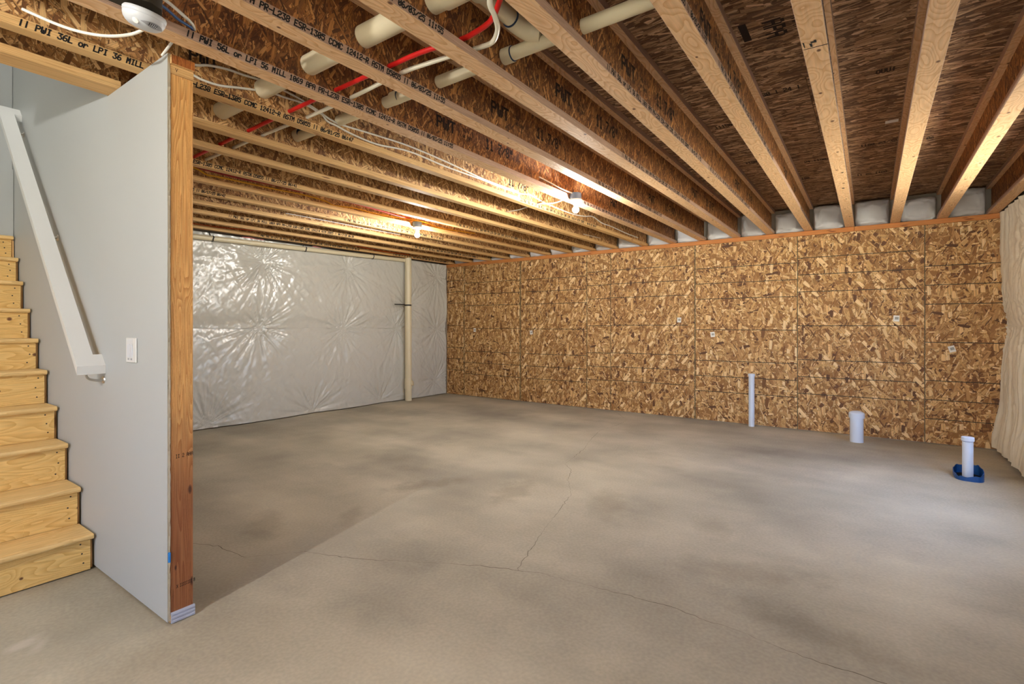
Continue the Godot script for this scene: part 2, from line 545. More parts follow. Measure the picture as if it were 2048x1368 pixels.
func build_floor() -> void:
	var o := thing("floor", "grey-beige trowelled concrete basement floor with hairline cracks", "floor", Vector3(1.7, 0, -2.7), "", "structure")
	var b := MB.new()
	var uv := func(p: Vector3) -> Vector2: return Vector2(p.x, p.z + 7.0)
	var q := [Vector3(-3.7, 0, -6.9), Vector3(7.3, 0, -6.9), Vector3(7.3, 0, 1.4), Vector3(-3.7, 0, 1.4)]
	b.poly(q, Vector3.UP, 0, Vector2.ZERO, q.map(uv))
	var s := MB.new()
	s.box(Vector3(-3.7, -0.2, -6.9), Vector3(7.3, -0.002, 1.4))
	part("slab", [[b, M.floor], [s, M.shell]], o)
	var A := [[1.329, -3.196], [1.396, -3.031], [1.398, -2.938], [1.415, -2.765], [1.514, -2.666], [1.641, -2.56], [1.691, -2.404], [1.774, -2.194], [1.866, -2.044], [1.994, -1.803], [2.071, -1.664], [2.141, -1.471], [2.183, -1.365], [2.201, -1.175], [2.236, -0.932], [2.257, -0.706], [2.235, -0.572], [2.24, -0.435], [2.219, -0.339], [2.202, -0.151], [2.205, 0.05], [2.21, 0.4]]
	var B := [[2.141, -1.471], [2.223, -1.507], [2.458, -1.57], [2.653, -1.64], [2.827, -1.672], [3.087, -1.745], [3.324, -1.807], [3.634, -2.003], [3.902, -2.121], [4.04, -2.258], [4.344, -2.319], [4.598, -2.369], [5.179, -2.543], [5.612, -2.643], [6.016, -2.606], [6.375, -2.628], [6.847, -2.966]]
	var r := RandomNumberGenerator.new()
	r.seed = 5
	for path in [A, B]:
		var c := MB.new()
		var pts := []
		for k in path.size() - 1:
			var p := Vector2(path[k][0], path[k][1])
			var e := Vector2(path[k + 1][0], path[k + 1][1])
			var steps := maxi(2, int((e - p).length() / 0.025))
			for i in steps:
				var w := p.lerp(e, float(i) / steps)
				pts.append(w + Vector2(r.randfn(), r.randfn()) * 0.004)
		for k in pts.size() - 1:
			var d: Vector2 = (pts[k + 1] - pts[k]).normalized().orthogonal()
			var wa := (0.0011 if path == B else 0.0014) * (0.55 + 0.5 * sin(k * 0.21) + 0.5 * r.randf())
			wa = maxf(wa, 0.0004)
			var p: Vector2 = pts[k]
			var e: Vector2 = pts[k + 1]
			c.poly([Vector3(p.x + d.x * wa, 0.0004, p.y + d.y * wa), Vector3(e.x + d.x * wa, 0.0004, e.y + d.y * wa), Vector3(e.x - d.x * wa, 0.0004, e.y - d.y * wa), Vector3(p.x - d.x * wa, 0.0004, p.y - d.y * wa)], Vector3.UP)
		part("crack", [[c, M.crack]], o)

func build_walls() -> void:
	# the OSB wall: sheets over a framed core, plates on top
	var o := thing("wall_right", "wall of vertical wood-strand sheets with printed grid lines, at the end of the joists", "wall", Vector3(WALLX, 0, -2.7), "", "structure")
	var core := MB.new()
	core.box(Vector3(7.002, 0.0, -6.75), Vector3(7.13, 2.327, 1.2))
	core.box(Vector3(7.13, 0.0, -6.9), Vector3(7.3, 2.75, 1.4))
	part("core", [[core, M.shell]], o)
	var seams := [-6.396, -5.98, -4.747, -3.528, -3.139, -1.918, -0.714, 0.48, 1.16]
	var mids := [1.266, 1.207, 1.205, 1.255, 1.2616, 1.2029, 1.2548, 1.0761]
	var skin := [0, 0, 1, 0, 1, 0, 1, 0]
	for k in 8:
		var b := MB.new()
		var za: float = seams[k] + 0.0012
		var zb: float = seams[k + 1] - 0.0012
		var full := 1.2192
		var ya := 0.008
		var yb := 2.331
		var mirror: bool = k == 2
		var zs: float = za
		if k == 0: zs = zb - full
		var fu := func(z: float) -> float:
			var u: float = (z - zs) / full
			return 1.0 - u if mirror else u
		var up: bool = k in [1, 4, 7]
		var fv := func(y: float) -> float:
			var w: float = (mids[k] + 1.2192 - y) / 2.4384
			return 1.0 - w if up else w
		var jut := 0.0015 * (k % 2)
		var x := WALLX - jut
		b.poly([Vector3(x, ya, za), Vector3(x, ya, zb), Vector3(x, yb, zb), Vector3(x, yb, za)], Vector3.LEFT, 0, Vector2.ZERO,
			[Vector2(fu.call(za), fv.call(ya)), Vector2(fu.call(zb), fv.call(ya)), Vector2(fu.call(zb), fv.call(yb)), Vector2(fu.call(za), fv.call(yb))])
		var e := MB.new()
		e.box(Vector3(x + 0.0002, ya, za), Vector3(7.0015, yb, zb))
		part("panel", [[b, M["sheet%d" % skin[k]]], [e, M.web]], o)
	for z in [[-6.75, -0.146], [-0.143, 1.2]]:
		var b := MB.new()
		b.box(Vector3(WALLX - 0.006, 2.333, z[0]), Vector3(7.128, 2.386, z[1]), 0.002, 2, Vector2(z[0], 0.3))
		part("top_plate", [[b, M.plate]], o)
	shell_box("wall_back", "concrete wall behind the white plastic-faced insulation", [[Vector3(-3.7, 0, -6.9), Vector3(7.3, 2.75, -6.72)]], M.shell)
	# near wall with a window just right of the frame
	var near := shell_box("wall_near", "basement wall on the right with a window out of frame", [[Vector3(-3.7, 0, 1.2), Vector3(3.9, 2.75, 1.4)], [Vector3(5.35, 0, 1.2), Vector3(7.3, 2.75, 1.4)], [Vector3(3.9, 0, 1.2), Vector3(5.35, 0.75, 1.4)], [Vector3(3.9, 2.15, 1.2), Vector3(5.35, 2.75, 1.4)]], M.shade_wall)
	window("window_1", "white framed basement window in the right wall", Vector3(3.9, 0.75, 1.28), Vector3(5.35, 2.15, 1.33), 2)
	shell_box("wall_front", "basement wall behind the camera with an opening for the added window", [[Vector3(-3.7, 0, -6.9), Vector3(-3.5, 2.75, -1.6)], [Vector3(-3.7, 0, 0.9), Vector3(-3.5, 2.75, 1.4)], [Vector3(-3.7, 2.1, -1.6), Vector3(-3.5, 2.75, 0.9)], [Vector3(-3.7, 0, -1.6), Vector3(-3.5, 0.75, 0.9)]], M.shade_wall)
	window("window_2", "white framed window added behind the camera for fill light", Vector3(-3.63, 0.75, -1.6), Vector3(-3.58, 2.1, 0.9), 0)  # unseen window, added to let in fill light

func window(called: String, label: String, mn: Vector3, mx: Vector3, ax: int) -> void:
	var o := thing(called, label, "window", mn, "", "structure")
	var b := MB.new()
	var u := 2 - ax
	var w := 0.05
	for s in [0, 1, 2]:
		var a := mn
		var c := mx
		var mid := (mn[u] + mx[u]) * 0.5
		if s == 0: c[u] = mn[u] + w
		elif s == 1: a[u] = mx[u] - w
		else:
			a[u] = mid - w * 0.5; c[u] = mid + w * 0.5
		b.box(a, c, 0.004)
	for s in [0, 1]:
		var a := mn
		var c := mx
		a[u] += w; c[u] -= w
		if s == 0: c.y = mn.y + w
		else: a.y = mx.y - w
		b.box(a, c, 0.004)
	part("window_frame", [[b, M.frame]], o)
	var g := MB.new()
	var a := mn
	var c := mx
	a[u] += w; c[u] -= w; a.y += w; c.y -= w
	a[ax] += 0.02; c[ax] -= 0.025
	g.box(a, c)
	part("pane", [[g, M.glass]], o)

func build_ceiling() -> void:
	var o := thing("ceiling", "wood-strand subfloor sheets seen from below between the joists", "ceiling", Vector3(1.7, 2.7, -2.7), "", "structure")
	var top := MB.new()
	var y0 := H + DEPTH
	for q in [[-3.7, -0.06, -6.9, 1.4], [0.99, 7.3, -6.9, 1.4], [-0.06, 0.99, -3.08, 1.4], [-0.06, 0.99, -6.9, -5.0]]:
		top.box(Vector3(q[0], y0 + 0.019, q[2]), Vector3(q[1], y0 + 0.15, q[3]))
	part("deck", [[top, M.shell]], o)
	var r := RandomNumberGenerator.new()
	r.seed = 77
	var xs := [-3.6]
	var x := -1.505
	while x < 7.2:
		xs.append(x); x += 1.2192
	xs.append(7.25)
	for i in xs.size() - 1:
		var zs := [-6.85]
		var z := -6.4 if i % 2 == 0 else -5.18
		while z < 1.3:
			zs.append(z); z += 2.4384
		zs.append(1.35)
		for j in zs.size() - 1:
			var xa: float = xs[i] + 0.0015
			var xb: float = xs[i + 1] - 0.0015
			var za: float = zs[j] + 0.0015
			var zb: float = zs[j + 1] - 0.0015
			var pieces := [[xa, xb, za, zb]]
			if xa < 0.99 and xb > -0.06 and za < -3.08 and zb > -5.0:
				pieces = [[xa, minf(xb, -0.06), za, zb], [maxf(xa, 0.99), xb, za, zb], [maxf(xa, -0.06), minf(xb, 0.99), maxf(za, -3.08), zb], [maxf(xa, -0.06), minf(xb, 0.99), za, minf(zb, -5.0)]]
			var b := MB.new()
			var off := Vector2(r.randf(), r.randf())
			for p in pieces:
				if p[1] - p[0] > 0.01 and p[3] - p[2] > 0.01:
					b.box(Vector3(p[0], y0, p[2]), Vector3(p[1], y0 + 0.018, p[3]), 0.0, 0, off)
			part("subfloor_panel", [[b, M.subfloor]], o)
	# mill stamps on the sheets
	var yt := y0 - 0.0006
	var ink := MB.new()
	text(ink, "APA", Vector3(2.66, yt, -0.42), Vector3(1, 0, 0), Vector3(0, 0, 1), 0.09, 0.75, 0.2, 0)
	text(ink, "APA", Vector3(2.70, yt, -0.30), Vector3(1, 0, 0), Vector3(0, 0, 1), 0.05, 0.7, 0.2, 0)
	for q in [[2.62, -0.52, 0.17, 0.035], [2.6, -0.58, 0.12, 0.012], [2.62, -0.72, 0.10, 0.07], [2.66, -0.62, 0.2, 0.014]]:
		ink.poly([Vector3(q[0], yt, q[1]), Vector3(q[0] + q[2], yt, q[1]), Vector3(q[0] + q[2], yt, q[1] + q[3]), Vector3(q[0], yt, q[1] + q[3])], Vector3.DOWN)
	for q in [[3.52, -0.62, "W1180 | 24 |"], [3.58, 0.03, "OUU|"], [4.96, -0.06, "1180 23/32"], [5.05, 0.24, "1180 06"], [5.16, -0.47, "24 1180 APA"], [5.72, -0.64, "06 1180"], [3.9, -0.92, "|1180|"], [5.9, -0.1, "11 06 1180"], [4.9, -0.9, "1180 06"]]:
		text(ink, q[2], Vector3(q[0], yt, q[1]), Vector3(0, 0, 1), Vector3(-1, 0, 0), 0.055, 0.5, 0.4, 0)
	part("mill_stamp", [[ink, M.ink_faint]], o)

func build_partition() -> void:
	var o := thing("wall_partition", "white painted stub wall beside the stairs with a bare stud at its end", "wall", Vector3(0.95, 0, -3.6), "", "structure")
	var zf := -2.392
	# painted sheet, whose near end is a ragged cut of gypsum between two papers
	var b := MB.new()
	var e := MB.new()
	var n := noise(3, 6.0, 3)
	var rows := 120
	var face := func(y: float) -> float: return zf - 0.001 * sin(y * 3.0) - 0.004 * absf(n.get_noise_1d(y * 2.0))
	var rag := func(y: float, k: float) -> float: return zf - 0.001 - 0.009 * absf(n.get_noise_1d(y * 3.0 + k * 20.0)) - 0.003 * k
	for i in rows:
		var ya := 0.014 + 2.375 * i / rows
		var yb := 0.014 + 2.375 * (i + 1) / rows
		b.poly([Vector3(PX, ya, face.call(ya)), Vector3(PX, ya, -4.97), Vector3(PX, yb, -4.97), Vector3(PX, yb, face.call(yb))], Vector3.LEFT)
		b.poly([Vector3(PX, ya, face.call(ya)), Vector3(PX + 0.001, ya, face.call(ya)), Vector3(PX + 0.001, yb, face.call(yb)), Vector3(PX, yb, face.call(yb))], Vector3.BACK)
		for k in 3:
			var xa := PX + 0.001 + k * 0.004
			var p := [Vector3(xa, ya, rag.call(ya, k / 3.0)), Vector3(xa + 0.004, ya, rag.call(ya, (k + 1) / 3.0)), Vector3(xa + 0.004, yb, rag.call(yb, (k + 1) / 3.0)), Vector3(xa, yb, rag.call(yb, k / 3.0))]
			e.poly(p, Vector3.BACK)
	var back := MB.new()
	back.box(Vector3(PX + 0.0012, 0.014, -4.97), Vector3(PX + 0.0128, 2.389, zf - 0.045))
	b.poly([Vector3(PX, 2.389, zf), Vector3(PX + 0.013, 2.389, zf), Vector3(PX + 0.013, 2.389, -4.97), Vector3(PX, 2.389, -4.97)], Vector3.UP)
	b.poly([Vector3(PX, 2.389, -3.09), Vector3(PX, 2.389, -4.97), Vector3(PX, 5.0, -4.97), Vector3(PX, 5.0, -3.09)], Vector3.LEFT)
	back.box(Vector3(PX + 0.0012, 2.389, -4.97), Vector3(PX + 0.0128, 2.70, -3.09))
	back.box(Vector3(PX + 0.0012, 2.70, -5.1), Vector3(0.99, 5.0, -3.09))
	part("drywall", [[b, M.paint], [e, M.gypsum], [back, M.paper]], o)
	var z := -2.399
	for k in 7:
		var st := MB.new()
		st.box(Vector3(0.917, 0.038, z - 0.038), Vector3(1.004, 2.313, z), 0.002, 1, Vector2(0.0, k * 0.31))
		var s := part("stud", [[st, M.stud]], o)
		if k == 0:
			var tx := MB.new()
			text(tx, "II 2 AAA", Vector3(0.936, 0.690, z + 0.0005), Vector3(1, 0.04, 0).normalized(), Vector3.UP, 0.016, 0.62, 0.2, 0)
			text(tx, "X IIIIIIII B", Vector3(0.940, 0.140, z + 0.0005), Vector3(1, 0.05, 0).normalized(), Vector3.UP, 0.014, 0.5, 0.35, 0)
			part("printed_text", [[tx, M.ink_faint]], s)
		z -= 0.4064
	for k in 2:
		var p := MB.new()
		var c := MB.new()
		var y := 2.313 + 0.038 * k
		var zz := zf - 0.006 + 0.012 * k
		p.box(Vector3(0.915, y + 0.0005, -4.97), Vector3(1.006, y + 0.0375, zz - 0.0004), 0.001, 2)
		c.poly([Vector3(0.916, y + 0.001, zz), Vector3(1.005, y + 0.001, zz), Vector3(1.005, y + 0.037, zz), Vector3(0.916, y + 0.037, zz)], Vector3.BACK, 0 if k == 0 else 1)
		if k == 0:
			var m := part("top_plate", [[p, M.flange_yellow], [c, M.flange_yellow]], o)
			var tx := MB.new()
			text(tx, "Y", Vector3(0.934, y + 0.012, zz + 0.0005), Vector3.RIGHT, Vector3.UP, 0.014, 1, 0.1, 0)
			part("printed_text", [[tx, M.ink_faint]], m)
		else:
			part("top_plate", [[p, M.flange_yellow], [c, M.endgrain]], o, "rough sawn end of the upper plate")
	var bp := MB.new()
	bp.box(Vector3(0.913, 0.004, -4.97), Vector3(1.006, 0.038, -2.396), 0.003, 2)
	part("bottom_plate", [[bp, M.flange_yellow]], o)
	# folded foam sill wrap at the foot of the stud
	var fm := MB.new()
	for k in 6:
		var y := 0.002 + k * 0.0075
		fm.run([Vector2(-0.004, y), Vector2(0.004 + 0.002 * (k % 2), y + 0.001), Vector2(0.003, y + 0.0068), Vector2(-0.004, y + 0.0072)], 0.917, 1.008, -2.394, -2.394)
	part("sill_wrap", [[fm, M.foam]], o, "crinkled pale foam wrap at the foot of the stud")
	var tp := MB.new()
	tp.box(Vector3(0.906, 0.262, -2.398), Vector3(0.914, 0.303, -2.389), 0.001)
	part("tape", [[tp, M.tape]], o, "scrap of bright blue tape")
	# stairwell above the joists
	var sh := shell_box("wall_stairwell", "white painted end of the stairwell above the landing", [[Vector3(-0.06, 0, -5.1), Vector3(0.9, 2.352, -4.925)], [Vector3(-0.06, 2.352, -5.1), Vector3(0.9, 5.0, -4.955)], [Vector3(-0.18, 0, -5.1), Vector3(-0.06, 5.0, -4.3)], [Vector3(-0.18, 2.70, -4.3), Vector3(-0.06, 5.0, -2.96)], [Vector3(-0.06, 2.70, -3.085), Vector3(0.99, 5.0, -2.96)], [Vector3(-0.18, 5.0, -5.1), Vector3(0.99, 5.1, -2.96)]], M.paint)
	var lp := thing("stair_ceiling_light", "round white ceiling light above the landing of the stairs", "ceiling light", Vector3(0.4, 5.0, -4.0))
	var d := MB.new()
	d.lathe(Vector3(0.4, 5.0, -4.0), Vector3.DOWN, [Vector2(0.17, 0), Vector2(0.17, 0.02), Vector2(0.15, 0.03)])
	part("base", [[d, M.frame]], lp)
	var g := MB.new()
	g.lathe(Vector3(0.4, 4.97, -4.0), Vector3.DOWN, [Vector2(0.15, 0), Vector2(0.13, 0.035), Vector2(0.08, 0.06), Vector2(0.001, 0.07)])
	part("diffuser", [[g, M.bulb]], lp)
	lamp(Vector3(0.4, 4.85, -4.0), 1.5, Color(1.0, 0.985, 0.96), 0.12)

func lamp(at: Vector3, energy: float, c: Color, size: float) -> void:
	var l := OmniLight3D.new()
	l.name = numbered("lamp_light")
	l.position = at
	l.light_energy = energy
	l.light_color = c
	l.light_size = size
	l.omni_range = 20.0
	l.omni_attenuation = 2.0
	l.shadow_enabled = true
	add_child(l)

# ---------------------------------------------------------------- joists
func joist(label: String, zr2: float, zr7: float, w: float, x0: float, wide: bool, prints: Array, webprint: Array, x1 := 7.06, ply := 1) -> Node3D:
	var slope := (zr7 - zr2) / 5.0
	var zc := func(x: float) -> float: return zr2 + slope * (x - 2.0) - w * 0.5
	var o := thing("floor_joist", label, "joist", Vector3((x0 + x1) * 0.5, H, zc.call((x0 + x1) * 0.5)), "wooden I-joists of the basement ceiling")
	var za: float = zc.call(x0)
	var zb: float = zc.call(x1)
	var off := Vector2(rng.randf() * 3.0, rng.randf())
	var hw := w * 0.5
	var c := 0.0015
	for f in 2:
		var y := H if f == 0 else H + DEPTH - 0.038
		var sec := [Vector2(-hw + c, y), Vector2(hw - c, y), Vector2(hw, y + c), Vector2(hw, y + 0.038 - c), Vector2(hw - c, y + 0.038), Vector2(-hw + c, y + 0.038), Vector2(-hw, y + 0.038 - c), Vector2(-hw, y + c)]
		var face := MB.new()
		var side := MB.new()
		face.run(sec, x0, x1, za, zb, off, [0, 4], false)
		side.run(sec, x0, x1, za, zb, off, [1, 2, 3, 5, 6, 7], true)
		var fl := part("bottom_flange" if f == 0 else "top_flange", [[face, M.flange_face if wide else M.flange_yellow], [side, M.flange_side if wide else M.flange_yellow]], o)
		if f == 0 and prints.size():
			var dir := Vector3(1, 0, slope).normalized()
			for p in prints:
				var tx := MB.new()
				var xs: float = p[0]
				var n := int(p[1].length())
				var wd: float = (p[2] - p[0]) / (n * 6.0 * 0.0265 / 7.0)
				text(tx, p[1], Vector3(xs, y + 0.0058, zc.call(xs) + hw + 0.0006), dir, Vector3.UP, 0.0265, wd, 0.45, 0.2)
				part("printed_text", [[tx, M.ink]], fl)
	for p in ply:
		var wb := MB.new()
		var dz := 0.0 if ply == 1 else (p - 0.5) * hw
		wb.run([Vector2(dz - 0.005, H + 0.036), Vector2(dz + 0.005, H + 0.036), Vector2(dz + 0.005, H + DEPTH - 0.036), Vector2(dz - 0.005, H + DEPTH - 0.036)], x0, x1, za, zb, off * 3.0)
		var wm := part("web", [[wb, M.web if wide else M.web_lit]], o)
		if p == ply - 1 and webprint.size():
			for q in webprint:
				var tx := MB.new()
				text(tx, q[1], Vector3(q[0], H + q[2], zc.call(q[0]) + 0.0057), Vector3(1, 0, slope).normalized(), Vector3.UP, q[3], q[4], 0.3, 0)
				part("printed_text", [[tx, M.ink_faint]], wm)
	return o

func build_joists() -> void:
	var w5 := 0.089
	var w3 := 0.064
	var code := "PWI 56L or LPI 56 MILL 1069 APA PR-L238 ESR-1305 CCMC 12412-R ASTM D5055 || 06/03/25 11:55"
	var code3 := "PWI 36L or LPI 36 MILL 1069 APA PR-L238 ESR-1305 CCMC 12412-R ASTM D5055 || "
	var L := 1.56
	var long := func(end: float) -> Array:
		return [[end - L, "|| " + code, end], [end + 1.75, "|| " + code, end + 1.75 + L], [end - 1.75 - L, "|| " + code, end - 1.75]]
	var web := func(x: float) -> Array:
		return [[x, "PWT", 0.125, 0.075, 0.95], [x + 0.25, "56L 11", 0.17, 0.02, 0.8], [x + 0.25, "06 1069", 0.13, 0.02, 0.8], [x + 0.50, "11 7/8\"", 0.125, 0.075, 0.75], [x + 2.6, "PWT", 0.125, 0.075, 0.95], [x + 3.1, "11 7/8\"", 0.125, 0.075, 0.75]]
	joist("rightmost wooden I-joist, half hidden above the cream plastic insulation on the right wall", 1.045, 1.065, w5, -3.5, true, [], [])
	joist("second wooden I-joist from the right, pale pink underside with short black knots", 0.650, 0.672, w5, -3.5, true, [], [])
	joist("third wooden I-joist from the right, plain tan left side beside the small white label", 0.260, 0.273, w5, -3.5, true, [], [])
	var jk := joist("fourth wooden I-joist from the right, with a black cross mark on its underside", -0.138, -0.143, w5, -3.5, true, long.call(4.9), [])
	var mk := MB.new()
	var ym := H - 0.0005
	for q in [[2.404, -0.226, 0.005, 0.088], [2.345, -0.222, 0.045, 0.006], [2.352, -0.196, 0.014, 0.022], [2.366, -0.200, 0.030, 0.010], [2.345, -0.184, 0.010, 0.010], [4.99, -0.19, 0.03, 0.02], [4.48, -0.175, 0.02, 0.016]]:
		mk.poly([Vector3(q[0], ym, q[1]), Vector3(q[0] + q[2], ym, q[1] + 0.003), Vector3(q[0] + q[2] + 0.004, ym, q[1] + q[3]), Vector3(q[0] + 0.002, ym, q[1] + q[3])], Vector3.DOWN)
	part("ink_mark", [[mk, M.ink]], jk, "black saw and ink marks")
	joist("fifth wooden I-joist from the right, wide underside running to the right of the cream pipe", -0.542, -0.552, w5, -3.5, true, long.call(3.9), web.call(2.2))
	joist("sixth wooden I-joist from the right, crossing below the drain pipe elbow", -0.957, -0.965, w5, -3.5, true, long.call(5.4), web.call(2.35))
	joist("seventh wooden I-joist from the right, where the red water pipe curves up", -1.372, -1.358, w5, -3.5, true, long.call(1.479), web.call(2.42))
	joist("eighth wooden I-joist from the right, splintered underside lit near the front bulb, printed 11:55", -1.791, -1.779, w5, -3.5, true, long.call(1.941), web.call(2.384))
	joist("I-joist that carries the front bare bulb, long black print starting above the stud", -2.20, -2.173, w5, -3.5, true, [[0.895, "|| " + code, 2.457], [4.22, "|| " + code, 5.78], [-2.4, "|| " + code, -0.85]], web.call(2.349))
	joist("narrow I-joist passing over the partition wall with two white cables on its side", -2.635, -2.588, w3, -3.5, false, [[0.495, "|| " + code3 + "06/01/25 06:47", 2.018], [3.85, "|| " + code3 + "06/01/25 06:47", 5.4]], [[1.1, "PWT", 0.14, 0.06, 0.9], [3.7, "11 7/8\"", 0.125, 0.075, 0.75]])
	joist("double I-joist header closing the front of the stairwell opening", -2.947, -2.947, 0.134, -0.2, false, [], [], 0.914, 2)
	var back := [["plain narrow I-joist, first behind the partition stud, under the ring-jointed pipe ends", -3.09, -3.044, []],
		["plain narrow I-joist, second behind the partition stud", -3.46, -3.40, []],
		["narrow I-joist printed 06/17/25 06:41, with red and yellow cables below its print", -3.88, -3.80, [[0.95, "|| " + code3 + "06/17/25 06:41", 2.41], [4.35, "|| " + code3 + "06/17/25 06:41", 5.85]]],
		["narrow I-joist that carries the rear bare bulb", -4.30, -4.20, []],
		["narrow I-joist printed 06/17/25 06:42 just behind the rear bulb", -4.69, -4.604, [[0.96, code3 + "06/17/25 06:42", 2.223], [3.45, "|| " + code3 + "06/17/25 06:42", 5.0]]],
		["plain narrow I-joist, fourth from the back insulated wall", -5.11, -5.007, []],
		["narrow I-joist, third from the back wall, printed 06/17/25 06:38 near the stud", -5.53, -5.402, [[2.647, "|| " + code3 + "06/17/25 06:38", 4.204], [5.2, "|| " + code3, 6.7]]],
		["plain narrow I-joist, second from the back wall, orange wire behind it", -5.96, -5.82, []],
		["narrow I-joist directly above the back insulated wall, small black print", -6.40, -6.265, [[3.402, "|| " + code3 + "06/17/25 06:40", 4.957], [5.6, "|| " + code3, 6.9]]]]
	for k in back.size():
		var q: Array = back[k]
		joist(q[0], q[1], q[2], w3, 0.918 if k < 5 else -3.5, false, q[3], [])
	# batts that fill the joist ends over the plate
	var rs := [1.065, 0.672, 0.273, -0.143, -0.552, -0.965, -1.358, -1.779, -2.173, -2.588, -3.044, -3.40, -3.80, -4.20, -4.604, -5.007, -5.402, -5.82, -6.265]
	var names := ["behind the cream plastic corner, far right", "second from the right", "third from the right", "fourth from the right", "fifth from the right", "sixth from the right", "seventh from the right", "eighth from the right", "ninth from the right", "tenth from the right", "eleventh from the right", "twelfth from the right", "thirteenth from the right", "fourteenth from the right", "fifteenth from the right", "sixteenth from the right", "seventeenth from the right", "last one, above the far back corner"]
	for k in rs.size() - 1:
		var zhi: float = rs[k] - (w5 if k < 9 else w3) - 0.002
		var zlo: float = rs[k + 1] + 0.002
		batt("white insulation batt atop the strand-board wall, " + names[k], zlo, zhi, k)

func batt(label: String, za: float, zb: float, k: int) -> void:
	var o := thing("insulation_batt", label, "insulation", Vector3(7.03, 2.387, (za + zb) * 0.5), "white insulation batts between the joist ends")
	var b := MB.new()
	var n := noise(100 + k, 3.2, 3)
	var r := RandomNumberGenerator.new()
	r.seed = 900 + k
	var hgt := r.randf_range(0.245, 0.295)
	var f := func(u: float, q: float) -> Vector3:
		var a := PI * (0.02 + 0.96 * u)      # from low z over the front to high z
		var v := PI * (0.5 - q)
		var cz := signf(cos(a)) * pow(absf(cos(a)), 0.35)
		var cx := pow(maxf(sin(a), 0.0), 0.5)
		var cy := signf(sin(v)) * pow(absf(sin(v)), 0.4)
		var cr := pow(maxf(cos(v), 0.0), 0.4)
		var p := Vector3(7.115 - 0.128 * cx * cr, 2.388 + hgt * 0.5 + hgt * 0.5 * cy, (za + zb) * 0.5 - (zb - za) * 0.5 * cz * minf(cr + 0.15, 1.0))
		var d := n.get_noise_3d(p.x, p.y * 1.6, p.z)
		p.x -= 0.030 * d - 0.045 * pow(absf(n.get_noise_3d(p.x + 9.0, p.y * 2.4, p.z * 1.3)), 0.7)
		p.y += 0.012 * n.get_noise_3d(p.x, p.y + 5.0, p.z * 2.0) if p.y > 2.5 else 0.0
		p.x = clampf(p.x, 6.975, 7.122)
		return p
	b.grid(44, 32, f, Vector3.LEFT)
	part("batt", [[b, M.batt]], o)

# ---------------------------------------------------------------- insulation blankets
func blanket(called: String, label: String, x0: float, x1: float, y0: float, y1: float, fast: Array, base: Callable, sgn: float, m: Material, cell: float, sd: int, seam: float, drape := 0.0) -> void:
	var o := thing(called, label, "insulation", Vector3((x0 + x1) * 0.5, y0, base.call((x0 + x1) * 0.5)), "plastic-faced insulation blankets")
	var na := noise(sd, 1.0, 2)
	var nc := noise(sd + 1, 2.2, 3)
	nc.fractal_type = FastNoiseLite.FRACTAL_RIDGED
	var nv := noise(sd + 2, 1.0, 2)
	var f := func(u: float, q: float) -> Vector3:
		var x := lerpf(x0, x1, u)
		var y := lerpf(y0, y1, q)
		var puff := 1.0
		var fold := 0.0
		for p in fast:
			var dx: float = x - p.x
			var dy: float = y - p.y
			var d := sqrt(dx * dx + dy * dy)
			puff *= 1.0 - 0.95 * exp(-d * d / 0.075)
			if d < 1.0:
				var k := 1.0 / maxf(d, 0.002)
				var c := na.get_noise_3d(dx * k * 3.4 + p.x * 7.0, dy * k * 2.6, d * 0.9)
				var c2 := na.get_noise_3d(dx * k * 8.5 + p.y * 7.0, dy * k * 7.0, 5.0 + d * 1.3)
				var amp := minf(d / 0.10, 1.0)
				fold += amp * (0.026 * exp(-d / 0.34) * (1.0 - 2.6 * absf(c)) + 0.011 * exp(-d / 0.22) * (1.0 - 2.6 * absf(c2)))
		var ds := y - seam
		puff *= 1.0 - 0.7 * exp(-ds * ds / 0.012)
		var z := 0.055 * puff + fold * 0.8
		z += 0.0075 * nc.get_noise_2d(x * 1.6 + y * 0.7, y * 0.9) + 0.0028 * nc.get_noise_2d(x * 5.0 - y * 2.0, y * 3.2 + 40.0)
		z += drape * 0.02 * nv.get_noise_2d(x * 5.5, y * 0.45) + drape * 0.008 * nv.get_noise_2d(x * 17.0 + 3.0, y * 0.7)
		if y1 > 1.5: z += 0.009
		if drape > 0.0:
			z += 0.05 * smoothstep(0.5, 0.05, y)
		return Vector3(x, y, base.call(x) + sgn * z)
	var b := MB.new()
	b.grid(int((x1 - x0) / cell), int((y1 - y0) / cell), f, Vector3(0, 0, sgn))
	part("facing", [[b, m]], o)
	var bk := MB.new()
	var zb: float = base.call(x0) - sgn * 0.022
	var ze: float = base.call(x1) - sgn * 0.022
	bk.poly([Vector3(x0, y0, zb), Vector3(x1, y0, ze), Vector3(x1, y1, ze), Vector3(x0, y1, zb)], Vector3(0, 0, -sgn))
	for y in [y0, y1]:
		bk.poly([Vector3(x0, y, zb), Vector3(x1, y, ze), Vector3(x1, y, ze + sgn * 0.030), Vector3(x0, y, zb + sgn * 0.030)], Vector3(0, y - 1.0, 0))
	part("backing", [[bk, M.pink if sgn > 0.0 else m]], o)
	if sgn > 0.0 and y1 > 1.5:
		for q in [[2.62, 0.10], [3.44, 0.14], [4.35, 0.07]]:
			var tu := MB.new()
			var zt: float = base.call(q[0]) + 0.03
			tu.tube(smooth([Vector3(q[0] - q[1], y1 - 0.002, zt), Vector3(q[0] - q[1] * 0.3, y1 + 0.006, zt + 0.006), Vector3(q[0] + q[1] * 0.4, y1 - 0.004, zt + 0.003), Vector3(q[0] + q[1], y1 + 0.004, zt)]), 0.017, 10)
			part("exposed_fibre", [[tu, M.pink]], o, "pink fibre showing above the plastic")

